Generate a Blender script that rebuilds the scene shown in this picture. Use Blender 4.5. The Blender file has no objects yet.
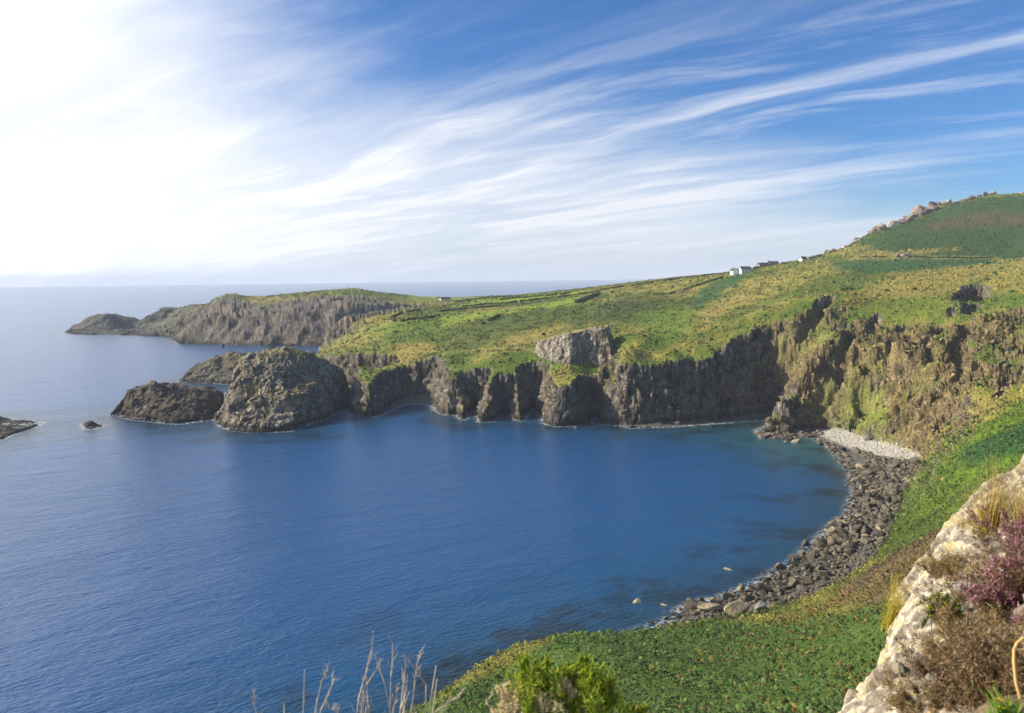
import bpy, math, random
import numpy as np
from mathutils import Matrix, Vector

random.seed(7)
RNG = np.random.default_rng(11)
scene = bpy.context.scene
COL = scene.collection

# ------------------------------------------------------------------ camera
H = 70.0                      # eye height above the sea (m)
F = 796.0                     # focal length in pixels of the 1024 px wide frame
ROLL = math.atan(0.0125)
YH = 277.2                    # eye level in the middle of the frame
cam_d = bpy.data.cameras.new('camera')
cam = bpy.data.objects.new('camera', cam_d)
COL.objects.link(cam)
cam_d.sensor_width = 36.0
cam_d.lens = 36.0 * F / 1024.0
cam_d.shift_y = -(356.5 - YH) / 1024.0
cam_d.clip_start = 0.1
cam_d.clip_end = 120000.0
cr, sr = math.cos(ROLL), math.sin(ROLL)
cam.matrix_world = Matrix(((cr, sr, 0, 0), (0, 0, -1, 0), (-sr, cr, 0, H), (0, 0, 0, 1)))
cam_d.dof.use_dof = True
cam_d.dof.focus_distance = 220.0
cam_d.dof.aperture_fstop = 5.6
scene.camera = cam

# ------------------------------------------------------------------ sun, sky, exposure
SUN_EL = math.radians(30.0)
SUN_AZ = math.radians(-85.0)          # from +Y (view direction), negative = left
sun_dir = Vector((math.sin(SUN_AZ) * math.cos(SUN_EL), math.cos(SUN_AZ) * math.cos(SUN_EL), math.sin(SUN_EL)))
sl = bpy.data.lights.new('sun', 'SUN')
sl.energy = 5.0
sl.angle = math.radians(0.5)
sl.color = (1.0, 0.885, 0.69)
so = bpy.data.objects.new('sun', sl)
COL.objects.link(so)
so.rotation_euler = sun_dir.to_track_quat('Z', 'Y').to_euler()

scene.view_settings.view_transform = 'Standard'
scene.view_settings.look = 'None'
scene.view_settings.exposure = 0.5
scene.view_settings.gamma = 1.0
scene.render.engine = 'CYCLES'
scene.cycles.use_denoising = True
scene.cycles.max_bounces = 5
scene.cycles.diffuse_bounces = 2
scene.cycles.glossy_bounces = 2
scene.cycles.volume_bounces = 1
scene.cycles.transparent_max_bounces = 6


class NT:
    """small helper to write node trees"""
    def __init__(self, tree):
        self.t = tree
        tree.nodes.clear()

    def n(self, typ, **kw):
        nd = self.t.nodes.new(typ)
        for k, v in kw.items():
            if k.startswith('i_'):
                key = k[2:]
                key = int(key) if key.isdigit() else key.replace('_', ' ')
                self.put(nd, key, v)
            else:
                setattr(nd, k, v)
        return nd

    def put(self, nd, key, v):
        s = nd.inputs[key]
        if isinstance(v, bpy.types.NodeSocket):
            self.t.links.new(v, s)
        elif isinstance(v, bpy.types.Node):
            self.t.links.new(v.outputs[0], s)
        else:
            s.default_value = v

    def m(self, op, a, b=0.0, c=0.0, clamp=False):
        nd = self.t.nodes.new('ShaderNodeMath')
        nd.operation = op
        nd.use_clamp = clamp
        self.put(nd, 0, a)
        self.put(nd, 1, b)
        if op in ('MULTIPLY_ADD', 'SMOOTH_MIN', 'SMOOTH_MAX'):
            self.put(nd, 2, c)
        return nd.outputs[0]

    def sstep(self, v, a, b, lo=0.0, hi=1.0):
        nd = self.t.nodes.new('ShaderNodeMapRange')
        nd.interpolation_type = 'SMOOTHSTEP'
        self.put(nd, 0, v)
        for i, q in enumerate((a, b, lo, hi)):
            self.put(nd, i + 1, q)
        return nd.outputs[0]

    def mix(self, f, a, b, blend='MIX'):
        nd = self.t.nodes.new('ShaderNodeMix')
        nd.data_type = 'RGBA'
        nd.blend_type = blend
        self.put(nd, 0, f)
        self.put(nd, 6, a)
        self.put(nd, 7, b)
        return nd.outputs[2]

    def noise(self, vec, scale, detail=4.0, rough=0.55, dist=0.0, out=0, **kw):
        nd = self.t.nodes.new('ShaderNodeTexNoise')
        self.put(nd, 'Vector', vec)
        self.put(nd, 'Scale', scale)
        self.put(nd, 'Detail', detail)
        self.put(nd, 'Roughness', rough)
        self.put(nd, 'Distortion', dist)
        return nd.outputs[out]

    def mapping(self, vec, loc=(0, 0, 0), rot=(0, 0, 0), scale=(1, 1, 1)):
        nd = self.t.nodes.new('ShaderNodeMapping')
        self.put(nd, 'Vector', vec)
        nd.inputs['Location'].default_value = loc
        nd.inputs['Rotation'].default_value = rot
        nd.inputs['Scale'].default_value = scale
        return nd.outputs[0]


def c4(r, g, b):
    return (r, g, b, 1.0)


world = bpy.data.worlds.new('World')
scene.world = world
world.use_nodes = True
W = NT(world.node_tree)
sky = W.n('ShaderNodeTexSky', sky_type='NISHITA', sun_disc=False, sun_elevation=SUN_EL, sun_rotation=SUN_AZ,
          altitude=70.0, air_density=1.0, dust_density=0.6, ozone_density=3.0)
tc = W.n('ShaderNodeTexCoord')
sep = W.n('ShaderNodeSeparateXYZ', i_0=tc.outputs['Generated'])
dx, dy, dz = sep.outputs
dyc = W.m('MAXIMUM', dy, 0.12)
u = W.m('DIVIDE', dx, dyc)                     # bearing right of the view axis (tangent)
v = W.m('DIVIDE', dz, dyc)                     # elevation (tangent)
dzc = W.m('ADD', W.m('MAXIMUM', dz, 0.0), 0.10)
cp = W.n('ShaderNodeCombineXYZ', i_0=W.m('DIVIDE', dx, dzc), i_1=W.m('DIVIDE', dy, dzc), i_2=0.0)   # cirrus sheet seen in perspective
wn = W.noise(W.mapping(cp, scale=(.5, .5, .5)), 1.0, 3.0, out=1)
wv = W.n('ShaderNodeVectorMath', operation='MULTIPLY_ADD', i_0=wn, i_1=(.7, .7, 0), i_2=cp)
rot = lambda a, sx, sy, loc=(0, 0, 0): W.mapping(W.mapping(wv, rot=(0, 0, math.radians(a))), loc=loc, scale=(sx, sy, 1))
fib = W.noise(rot(47, .16, 1.25), 1.15, 8.0, .62)
wisp = W.noise(rot(33, .45, 2.2), 1.9, 9.0, .68)
puff = W.noise(rot(47, .34, .62, (4, 1, 0)), 1.0, 7.0, .62)
edge = W.m('MULTIPLY', W.m('SUBTRACT', puff, .5), .95)
# cover: dense sheet to the left, a belt low over the land, clear upper middle, thin streaks right
left = W.sstep(W.m('ADD', W.m('ADD', u, W.m('MULTIPLY', v, 1.05)), W.m('MULTIPLY', edge, 1.25)), .28, -.30)
low = W.sstep(W.m('ADD', W.m('ADD', v, W.m('MULTIPLY', u, .20)), W.m('MULTIPLY', edge, .35)), .29, .08)
cov = W.m('MAXIMUM', left, W.m('MULTIPLY', low, .80))
streak = W.m('ADD', W.m('MULTIPLY', W.sstep(fib, .46, .70), .85), W.m('MULTIPLY', W.sstep(wisp, .46, .74), .42))
belt = W.sstep(W.m('ABSOLUTE', W.m('SUBTRACT', W.m('SUBTRACT', v, W.m('MULTIPLY', u, .22)), .135)), .15, .03)
streak = W.m('MULTIPLY', streak, W.m('ADD', W.m('MULTIPLY', belt, .80), .22))
body = W.m('MULTIPLY', cov, W.m('ADD', W.m('MULTIPLY', streak, .30), W.m('ADD', W.m('MULTIPLY', puff, .75), .56)))
op = W.m('ADD', body, W.m('MULTIPLY', streak, W.m('SUBTRACT', .95, W.m('MULTIPLY', cov, .6))), clamp=True)
haz = W.sstep(v, .13, .0)
op2 = W.m('MAXIMUM', op, W.m('MULTIPLY', haz, .70))
dglow = W.n('ShaderNodeVectorMath', operation='DOT_PRODUCT', i_0=tc.outputs['Generated'], i_1=(-.75, .64, .17)).outputs['Value']
glow = W.sstep(dglow, -.1, .62)                        # cloud whitened around a set point low left, not the sun
near = W.m('MULTIPLY', W.m('POWER', W.m('MAXIMUM', dglow, 0.0), 8.0), W.m('MULTIPLY', W.sstep(v, .34, .06, .02, 1.0), W.m('ADD', .35, W.m('MULTIPLY', W.m('ADD', streak, puff), .65))))  # added glow low on the left, also lifts the sea's reflection
ccol = W.mix(glow, c4(7.9, 8.4, 9.6), c4(8.8, 8.95, 9.5))
ccol = W.mix(1.0, ccol, W.mix(W.sstep(W.m('ADD', W.m('MULTIPLY', puff, .6), W.m('MULTIPLY', wisp, .5)), .38, .72), c4(.90, .92, .96), c4(1.06, 1.06, 1.05)), 'MULTIPLY')
ccol = W.mix(W.m('MULTIPLY', W.sstep(v, .06, .01), .75), ccol, c4(6.6, 7.1, 8.4))
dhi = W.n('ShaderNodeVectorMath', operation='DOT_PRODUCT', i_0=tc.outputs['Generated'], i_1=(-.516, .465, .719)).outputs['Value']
hi = W.m('POWER', W.m('MAXIMUM', dhi, 0.0), 22.0)      # added glow above the frame, brightens the sea and fills the cliffs
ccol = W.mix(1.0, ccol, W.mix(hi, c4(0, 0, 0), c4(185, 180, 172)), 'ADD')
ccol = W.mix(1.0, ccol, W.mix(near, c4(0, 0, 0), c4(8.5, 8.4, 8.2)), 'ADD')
skyc = W.mix(1.0, sky.outputs[0], c4(.50, .88, 1.34), 'MULTIPLY')
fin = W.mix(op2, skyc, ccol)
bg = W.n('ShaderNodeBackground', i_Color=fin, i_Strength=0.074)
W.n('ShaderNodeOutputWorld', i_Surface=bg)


# ------------------------------------------------------------------ picture <-> place
def ray(px, py):
    """direction (X/Y, Z/Y) of the sight line through a picture point"""
    uu = (px - 512.0) / F
    vv = (YH - py) / F
    return uu * cr + vv * sr, vv * cr - uu * sr


def P0(px, py, z=0.0):
    a, b = ray(px, py)
    Y = (z - H) / b
    return (a * Y, Y)


def PY(px, py, Y):
    a, b = ray(px, py)
    return (a * Y, Y, H + b * Y)


# ------------------------------------------------------------------ noise (numpy)
def _hash(ix, iy, iz, seed):
    h = (ix.astype(np.uint32) * np.uint32(374761393) + iy.astype(np.uint32) * np.uint32(668265263)
         + iz.astype(np.uint32) * np.uint32(2147483647) + np.uint32(seed * 974711 & 0xffffffff))
    h = (h ^ (h >> np.uint32(13))) * np.uint32(1274126177)
    h = (h ^ (h >> np.uint32(15))) * np.uint32(2246822519)
    return h ^ (h >> np.uint32(16))


_G = np.array([[1, 1, 0], [-1, 1, 0], [1, -1, 0], [-1, -1, 0], [1, 0, 1], [-1, 0, 1], [1, 0, -1], [-1, 0, -1],
               [0, 1, 1], [0, -1, 1], [0, 1, -1], [0, -1, -1], [1, 1, 0], [-1, 1, 0], [0, -1, 1], [0, -1, -1]], np.float32)


def perlin(x, y, z=None, seed=0):
    x = np.asarray(x, np.float64); y = np.asarray(y, np.float64)
    z = np.zeros_like(x) if z is None else np.asarray(z, np.float64)
    xi = np.floor(x).astype(np.int64); yi = np.floor(y).astype(np.int64); zi = np.floor(z).astype(np.int64)
    xf = (x - xi).astype(np.float32); yf = (y - yi).astype(np.float32); zf = (z - zi).astype(np.float32)
    u_ = xf * xf * xf * (xf * (xf * 6 - 15) + 10)
    v_ = yf * yf * yf * (yf * (yf * 6 - 15) + 10)
    w_ = zf * zf * zf * (zf * (zf * 6 - 15) + 10)
    flat = not np.any(zf)
    res = 0
    for k in ((0,) if flat else (0, 1)):
        wz = (1 - w_) if k == 0 else w_
        for j in (0, 1):
            wy = (1 - v_) if j == 0 else v_
            for i in (0, 1):
                wx = (1 - u_) if i == 0 else u_
                g = _G[_hash(xi + i, yi + j, zi + k, seed) & np.uint32(15)]
                res = res + wx * wy * wz * (g[..., 0] * (xf - i) + g[..., 1] * (yf - j) + g[..., 2] * (zf - k))
    return res


def fbm(x, y, z=None, octv=4, gain=.5, seed=0, ridged=False):
    a, f, s, t = 1.0, 1.0, 0.0, 0.0
    for o in range(octv):
        n_ = perlin(x * f, y * f, None if z is None else z * f, seed + o * 17)
        if ridged:
            n_ = 1 - 2 * np.abs(n_) * 1.3
        s = s + a * n_
        t += a
        a *= gain
        f *= 2.03
    return s / t


def worley(x, y, z, seed=0):
    """distance to the nearest and second nearest of jittered feature points, and an id of the nearest"""
    xi = np.floor(x).astype(np.int64); yi = np.floor(y).astype(np.int64); zi = np.floor(z).astype(np.int64)
    f1 = np.full(x.shape, 9.0, np.float32); f2 = f1.copy(); idn = np.zeros(x.shape, np.float32)
    for k in (-1, 0, 1):
        for j in (-1, 0, 1):
            for i in (-1, 0, 1):
                h = _hash(xi + i, yi + j, zi + k, seed)
                ox = (h & np.uint32(1023)) / 1023.0; oy = ((h >> np.uint32(10)) & np.uint32(1023)) / 1023.0
                oz = ((h >> np.uint32(20)) & np.uint32(1023)) / 1023.0
                d = np.sqrt((xi + i + ox - x) ** 2 + (yi + j + oy - y) ** 2 + (zi + k + oz - z) ** 2).astype(np.float32)
                nw = d < f1
                f2 = np.where(nw, f1, np.minimum(f2, d))
                idn = np.where(nw, (h % np.uint32(997)) / 997.0, idn)
                f1 = np.where(nw, d, f1)
    return f1, f2, idn


def facets(x, y, z, seed=0):
    """broken planes: inside each jittered cell a plane of its own tilt and height"""
    xi = np.floor(x).astype(np.int64); yi = np.floor(y).astype(np.int64); zi = np.floor(z).astype(np.int64)
    f1 = np.full(x.shape, 9.0, np.float32); f2 = f1.copy()
    pl = np.zeros(x.shape, np.float32); idn = pl.copy()
    for k in (-1, 0, 1):
        for j in (-1, 0, 1):
            for i in (-1, 0, 1):
                h = _hash(xi + i, yi + j, zi + k, seed)
                ax = (xi + i + (h & np.uint32(1023)) / 1023.0 - x).astype(np.float32)
                ay = (yi + j + ((h >> np.uint32(10)) & np.uint32(1023)) / 1023.0 - y).astype(np.float32)
                az = (zi + k + ((h >> np.uint32(20)) & np.uint32(1023)) / 1023.0 - z).astype(np.float32)
                d = np.sqrt(ax * ax + ay * ay + az * az)
                h2 = h * np.uint32(2654435761)
                tx = ((h2 >> np.uint32(3)) & np.uint32(511)) / 255.5 - 1; ty = ((h2 >> np.uint32(12)) & np.uint32(511)) / 255.5 - 1
                tz = ((h2 >> np.uint32(21)) & np.uint32(511)) / 255.5 - 1
                nw = d < f1
                f2 = np.where(nw, f1, np.minimum(f2, d))
                v_ = (h % np.uint32(997)) / 997.0
                pl = np.where(nw, (tx * ax + ty * ay + tz * az + .55 * (v_ - .5)).astype(np.float32), pl)
                idn = np.where(nw, v_, idn)
                f1 = np.where(nw, d, f1)
    return pl, f2 - f1, idn


def sst(x, a, b):
    t = np.clip((x - a) / (b - a), 0, 1)
    return t * t * (3 - 2 * t)


# ------------------------------------------------------------------ geometry helpers
def seg_sdf(poly, x, y):
    """signed distance to a closed polygon, positive inside"""
    p = np.asarray(poly, np.float32)
    q = np.roll(p, -1, 0)
    x = x.astype(np.float32); y = y.astype(np.float32)
    out = np.empty(x.shape, np.float32)
    CH = 60000
    xf, yf, of = x.ravel(), y.ravel(), out.ravel()
    for s in range(0, xf.size, CH):
        X, Y = xf[s:s + CH], yf[s:s + CH]
        best = np.full(X.shape, 1e12, np.float32)
        ins = np.zeros(X.shape, bool)
        for (ax, ay), (bx, by) in zip(p, q):
            ex, ey = bx - ax, by - ay
            wx, wy = X - ax, Y - ay
            t = np.clip((wx * ex + wy * ey) / (ex * ex + ey * ey + 1e-9), 0, 1)
            ddx, ddy = wx - ex * t, wy - ey * t
            np.minimum(best, ddx * ddx + ddy * ddy, out=best)
            if ay != by:
                c = ((ay > Y) != (by > Y)) & (X < ex * (Y - ay) / (by - ay) + ax)
                ins ^= c
        of[s:s + CH] = np.where(ins, 1, -1) * np.sqrt(best)
    return of.reshape(x.shape)


class Grid:
    """values sampled on a regular grid, read back bilinearly"""
    def __init__(self, x0, x1, y0, y1, st, fn):
        self.x0, self.y0, self.st = x0, y0, st
        gx = np.arange(x0, x1 + st, st); gy = np.arange(y0, y1 + st, st)
        self.v = fn(*np.meshgrid(gx, gy))

    def __call__(self, x, y):
        fx = np.clip((x - self.x0) / self.st, 0, self.v.shape[1] - 1.001)
        fy = np.clip((y - self.y0) / self.st, 0, self.v.shape[0] - 1.001)
        i = fx.astype(np.int64); j = fy.astype(np.int64)
        a = fx - i; b = fy - j
        V = self.v
        return (V[j, i] * (1 - a) + V[j, i + 1] * a) * (1 - b) + (V[j + 1, i] * (1 - a) + V[j + 1, i + 1] * a) * b


class Rbf:
    """surface through scattered heights"""
    def __init__(self, pts, smooth=0.0, eps=14.0):
        p = np.asarray(pts, float)
        self.c = p[:, :2]
        self.e = eps
        n = len(p)
        d = np.sqrt(((self.c[:, None] - self.c[None]) ** 2).sum(-1) + eps * eps)
        A = np.zeros((n + 3, n + 3))
        A[:n, :n] = -d - smooth * np.eye(n)
        A[:n, n] = 1; A[:n, n + 1:] = self.c / 1000.0
        A[n:, :n] = A[:n, n:].T
        self.w = np.linalg.solve(A, np.concatenate([p[:, 2], [0, 0, 0]]))

    def __call__(self, x, y):
        n = len(self.c)
        r = self.w[n] + self.w[n + 1] * x / 1000.0 + self.w[n + 2] * y / 1000.0
        for (cx, cy), w in zip(self.c, self.w[:n]):
            r = r - w * np.sqrt((x - cx) ** 2 + (y - cy) ** 2 + self.e ** 2)
        return r


def idw(pts, x, y, p=2.0):
    num = 0; den = 0
    for cx, cy, val in pts:
        w = 1.0 / (((x - cx) ** 2 + (y - cy) ** 2) + 60.0) ** (p / 2 * 1.5)
        num = num + w * val
        den = den + w
    return num / den


def softmin(a, b, k):
    h = np.clip(.5 + .5 * (b - a) / k, 0, 1)
    return b * (1 - h) + a * h - k * h * (1 - h)


def add_attr(me, name, arr):
    at = me.attributes.new(name, 'FLOAT_COLOR', 'POINT')
    a4 = np.ones((len(arr), 4), np.float32)
    a4[:, :arr.shape[1]] = arr
    at.data.foreach_set('color', a4.ravel())


def mesh_np(name, co, faces, mat, smooth=True, attrs=None, parent=None):
    """one mesh object from arrays; faces: (n,3) or (n,4) index array"""
    me = bpy.data.meshes.new(name)
    co = np.asarray(co, np.float32); faces = np.asarray(faces, np.int32)
    n, k = faces.shape
    me.vertices.add(len(co)); me.loops.add(n * k); me.polygons.add(n)
    me.vertices.foreach_set('co', co.ravel())
    me.loops.foreach_set('vertex_index', faces.ravel())
    me.polygons.foreach_set('loop_start', np.arange(0, n * k, k, dtype=np.int32))
    me.polygons.foreach_set('use_smooth', np.full(n, smooth, bool))
    me.update(calc_edges=True)
    if attrs:
        for kk, vv in attrs.items():
            add_attr(me, kk, vv)
    if mat:
        me.materials.append(mat)
    ob = bpy.data.objects.new(name, me)
    COL.objects.link(ob)
    if parent:
        ob.parent = parent
    return ob


def compact(co, faces, attrs):
    used = np.zeros(len(co), bool)
    used[faces.ravel()] = True
    idx = np.cumsum(used) - 1
    return co[used], idx[faces], {k: v_[used] for k, v_ in attrs.items()}


def polar_grid(hcoarse, u0, u1, nu, y0, y1, ny, nprof=1400, zcut=-1.0, wgt=None):
    """grid of ground points on sight bearings u, denser where the ground is steep or near"""
    us = np.linspace(u0, u1, nu)
    Yp = np.geomspace(y0, y1, nprof)
    U2, Y2 = np.meshgrid(us, Yp, indexing='ij')
    Hh = hcoarse(U2 * Y2, Y2)
    s = (Hh - H) / Y2
    dzz = np.diff(Hh, axis=1); dyy = np.diff(Y2, axis=1)
    ym = .5 * (Y2[:, 1:] + Y2[:, :-1])
    w = np.abs(np.diff(s, axis=1)) + .22 * np.sqrt(dzz ** 2 + (.35 * dyy) ** 2) / ym + .0004 * dyy / ym
    under = np.maximum(Hh[:, 1:], Hh[:, :-1]) < zcut
    w = np.where(under, w * .02 + 1e-7, w)
    if wgt is not None:
        w = w * wgt(U2[:, 1:] * ym, ym)
    k = 7
    pad = np.pad(w, ((k, k), (0, 0)), mode='edge')
    cs = np.cumsum(np.vstack([np.zeros((1, w.shape[1])), pad]), 0)
    w = (cs[2 * k + 1:] - cs[:-2 * k - 1]) / (2 * k + 1)
    c = np.cumsum(w, 1)
    c = np.concatenate([np.zeros((nu, 1)), c], 1)
    c /= c[:, -1:]
    t = np.linspace(0, 1, ny)
    Yr = np.empty((nu, ny))
    for i in range(nu):
        Yr[i] = np.interp(t, c[i], Yp)
    return us[:, None] * Yr, Yr


def grid_faces(nu, ny):
    i, j = np.meshgrid(np.arange(nu - 1), np.arange(ny - 1), indexing='ij')
    a = (i * ny + j).ravel()
    return np.stack([a, a + ny, a + ny + 1, a + 1], 1)


def grid_normals(X, Y, Z):
    P = np.stack([X, Y, Z], -1)
    du = np.gradient(P, axis=0); dv = np.gradient(P, axis=1)
    n_ = np.cross(du, dv)
    n_ /= np.linalg.norm(n_, axis=-1, keepdims=True) + 1e-9
    n_ *= np.sign(n_[..., 2:3] + 1e-9)
    return n_

# ------------------------------------------------------------------ the land: plan and heights
PX = lambda *q: [P0(a, b) for a, b in q]
coast_bay = PX((455, 696), (492, 671), (560, 649), (600, 640), (640, 634), (672, 623), (690, 607), (725, 599), (760, 585), (800, 560), (830, 531),
               (850, 515), (858, 492), (852, 470), (836, 452), (820, 441), (806, 434), (790, 438), (764, 437), (757, 431), (770, 424),
               (774, 416), (760, 420), (745, 421), (720, 423), (700, 425), (660, 427), (630, 428), (617, 425))
coast_head = PX((612, 424), (601, 424), (597, 417), (593, 417), (589, 424), (570, 426), (556, 426), (546, 424), (541, 415), (533, 408), (526, 415),
                (521, 421), (513, 419), (506, 412), (500, 416), (494, 421), (480, 422), (477, 409), (471, 409), (463, 420), (455, 414),
                (447, 415), (437, 412), (434, 407), (426, 404), (408, 404), (394, 408), (388, 412), (378, 416), (362, 417), (350, 412), (347, 405))
coast_back = [(-101, 470), (-86, 482), (-78, 494), (-84, 510), (-108, 522), (-138, 548), (-154, 590), (-164, 645), (-172, 690), (-150, 760), (-120, 850), (-105, 915), (-115, 950)]
coast_far = PX((340, 346), (310, 345.5), (270, 345), (225, 344.5), (178, 343), (172, 339), (178, 337), (160, 336.5))
far_edge = [(-470, 1120), (-390, 1230), (-250, 1330), (-60, 1430), (120, 1560), (420, 1750), (900, 2050), (2200, 2200), (2200, -300), (-70, -300), (-60, -60), (-48, 20), (-40, 75), (-26, 108)]
COAST = coast_bay + coast_head + coast_back + coast_far + far_edge
bay_base = PX((455, 694), (492, 670), (560, 652), (600, 644), (640, 640), (690, 629), (730, 621), (760, 618), (800, 608), (832, 597), (862, 575), (884, 550), (891, 528),
              (900, 501), (914, 479), (923, 463), (905, 456), (876, 447), (846, 435), (822, 431), (806, 432), (790, 435), (766, 434), (761, 431), (771, 423),
              (775, 414), (760, 415), (745, 417), (720, 421), (700, 422), (660, 425), (630, 426), (617, 425))
head_base = [P0(434, 404), P0(426, 398), P0(408, 398), P0(394, 403), P0(388, 409)]
i0 = 23
BASE = bay_base + coast_head[:i0] + head_base + coast_head[i0 + 5:] + coast_back + coast_far + far_edge

_pl = []
for q in [  # (picture x, y, distance): points of the land surface above the cliffs
    # inner bay and slopes behind it
    (570, 368, 416), (600, 372, 412), (545, 372, 416), (530, 366, 428), (500, 356, 446), (470, 372, 428), (450, 352, 480), (430, 356, 478), (410, 362, 490), (390, 367, 480),
    (371, 374, 440), (350, 363, 466), (362, 366, 466), (500, 330, 540), (530, 345, 480), (450, 320, 620), (450, 304, 850), (400, 320, 620), (380, 310, 760), (340, 321, 680), (320, 341, 640),
    (326, 351, 604), (560, 330, 510), (560, 310, 640), (520, 300, 800), (620, 300, 700), (640, 325, 520), (600, 345, 450), (650, 310, 600), (624, 352, 400), (636, 352, 398), (652, 355, 397), (670, 357, 397), (688, 354, 400), (640, 340, 420), (622, 338, 428), (664, 345, 415), (700, 344, 410), (660, 335, 450), (720, 335, 420), (700, 320, 500), (700, 300, 630),
    (745, 325, 424), (760, 315, 432), (740, 290, 640), (770, 308, 480), (800, 298, 490), (830, 294, 440), (840, 275, 560), (800, 275, 640),
    (600, 287, 1080), (660, 279, 990), (700, 275.5, 900), (740, 272, 760), (780, 264.5, 790), (815, 259, 830), (870, 233, 860), (930, 208, 910), (960, 203, 930),
    (985, 196, 950), (1024, 196, 960), (1080, 192, 980), (900, 245, 760), (960, 240, 760), (1020, 235, 760), (900, 258, 690), (980, 258, 690), (1030, 258, 680), (850, 245.5, 843), (835, 251, 836), (780, 268, 880), (815, 263, 900), (850, 252, 910), (870, 243, 930), (900, 231, 950), (740, 276, 860), (885, 228, 868), (900, 268, 600), (980, 275, 520), (1030, 268, 540),
    # right face
    (870, 322, 408), (835, 330, 400), (900, 335, 375), (900, 300, 430), (960, 326, 352), (980, 291, 425), (1010, 290, 415), (1010, 325, 338), (1000, 380, 300), (1010, 350, 315), (1024, 402, 262), (1060, 330, 330), (1060, 400, 265),
    # near slope
    (1024, 440, 205), (980, 452, 222), (960, 500, 188), (940, 520, 180), (920, 520, 200), (900, 560, 140), (850, 592, 148), (830, 620, 128), (760, 640, 132), (700, 640, 138), (660, 650, 128), (600, 650, 122), (560, 670, 117), (520, 690, 112), (470, 706, 109),
    (700, 700, 98), (800, 700, 92), (600, 700, 102), (850, 660, 103), (880, 620, 112),
    # far headland
    (222, 294, 1040), (190, 320, 1000), (210, 303, 1060), (300, 294, 1080), (355, 288, 1150), (260, 297, 1060), (400, 294, 1200), (440, 297, 1250), (300, 300, 1020), (250, 305, 1000), (400, 302, 1120), (440, 303, 1160), (520, 295, 1290), (480, 296.5, 1240), (560, 291.5, 1200),
]:
    _pl.append(PY(*q))
_pl += [(0, 0, 68.4), (0, 2.6, 67.95), (-2, 2.4, 67.8), (2.5, 2.2, 68.0), (1.6, 6, 64.6), (0, 6, 64.5), (0, 4, 66.6), (6, 6, 66), (-6, 5, 64), (-20, 20, 50), (0, 20, 56.0), (10, 20, 56.6), (25, 25, 56), (0, 45, 43), (15, 45, 43.4), (-15, 50, 34), (30, 50, 42.0),
        (10, 75, 27), (30, 75, 29), (45, 60, 40), (60, 90, 33), (-8, 90, 16), (0, -20, 78), (-40, -20, 50), (40, -20, 84), (60, 30, 70), (100, 30, 85), (100, 100, 50), (140, 140, 50), (180, 200, 52), (220, 260, 58), (250, 320, 62), (160, 60, 95),
        (400, 300, 95), (500, 600, 100), (900, 900, 140), (1300, 1300, 120), (300, 1400, 40), (700, 1700, 40), (-120, 1350, 34), (-300, 1220, 45)]
PLATEAU = Rbf(_pl, smooth=1.5, eps=6.0)
PLAT_G = Grid(-720, 1700, -60, 2100, 5.0, PLATEAU)
PLAT_N = Grid(-70, 260, -10, 330, 1.0, PLATEAU)


def plat(x, y):
    return np.where((x > -69) & (x < 259) & (y > -9) & (y < 329), PLAT_N(x, y), PLAT_G(x, y))


STEEP = [(30, 385, 2.9), (-5, 392, 2.6), (-45, 400, 2.3), (60, 395, 2.6), (100, 398, 2.3), (118, 392, 2.2), (-60, 440, 2.2), (-80, 415, 2.1), (-160, 640, 1.6), (-70, 540, 2.2), (-110, 880, 1.0),
         (-230, 905, .95), (-400, 965, .8), (-300, 910, .95), (-160, 930, .9), (135, 345, 1.15), (155, 305, 1.15), (150, 330, 1.1), (120, 245, .9), (70, 170, .75), (30, 150, .7), (-10, 130, .9), (-40, 60, 1.0), (120, 360, 1.3), (110, 380, 2.0)]


def ground(x, y, dcf, dbf, plf, fine=False):
    dc = dcf(x, y); db = dbf(x, y)
    S = idw(STEEP, x, y)
    amp = sst(S, .7, 1.4) * np.where(y > 800, 1.6, 1.0)
    sc = np.where(y > 800, 2.2, 1.0)
    wx = x + 5 * perlin(x / 23, y / 23, seed=3); wy = y + 5 * perlin(x / 23 + 9, y / 23, seed=4)
    gul = 3.4 * perlin(wx / (15 * sc), wy / (15 * sc), seed=5) + 2.0 * perlin(wx / (6.5 * sc), wy / (6.5 * sc), seed=6) - 2.6 * np.maximum(0, fbm(wx / (11 * sc), wy / (26 * sc), octv=2, seed=8, ridged=True) - .45)
    if fine:
        gul = gul + .9 * perlin(wx / 2.7, wy / 2.7, seed=7) + .4 * perlin(x / 1.2, y / 1.2, seed=9)
    grow = .25 + .75 * sst(db, 0, 9)
    dbe = db + amp * gul * grow
    St = S * (1 + .22 * perlin(x / 31, y / 31, seed=10))
    top = plf(x, y)
    shelf = sst(db, 10, 60)
    if fine:
        top = top + (.9 * fbm(x / 24, y / 24, octv=3, seed=11) + .30 * fbm(x / 5, y / 5, octv=3, seed=12)) * sst(np.hypot(x, y), 8, 60)
    else:
        top = top + .9 * perlin(x / 24, y / 24, seed=11) * sst(np.hypot(x, y), 8, 60)
    beach = np.clip(dc * .10, 0, 2.2)
    cl = St * np.maximum(dbe, 0)
    z = beach + softmin(np.maximum(top - beach, 0.3), cl, 2.0)
    z = np.where(dbe > 0, z, np.where(dc > 0, beach, np.maximum(-6, .7 * np.maximum(dc, dbe))))
    return z


def _sd(poly):
    near = Grid(-190, 330, -40, 640, 1.3, lambda a, b: seg_sdf(poly, a, b))
    far = Grid(-720, 1700, -60, 2100, 5.0, lambda a, b: seg_sdf(poly, a, b))

    def f(x, y):
        return np.where((x > -189) & (x < 329) & (y > -39) & (y < 639), near(x, y), far(x, y))
    return f


dc_g, db_g = _sd(COAST), _sd(BASE)


QPITS, GASHES, FACE = [], [], []


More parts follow.
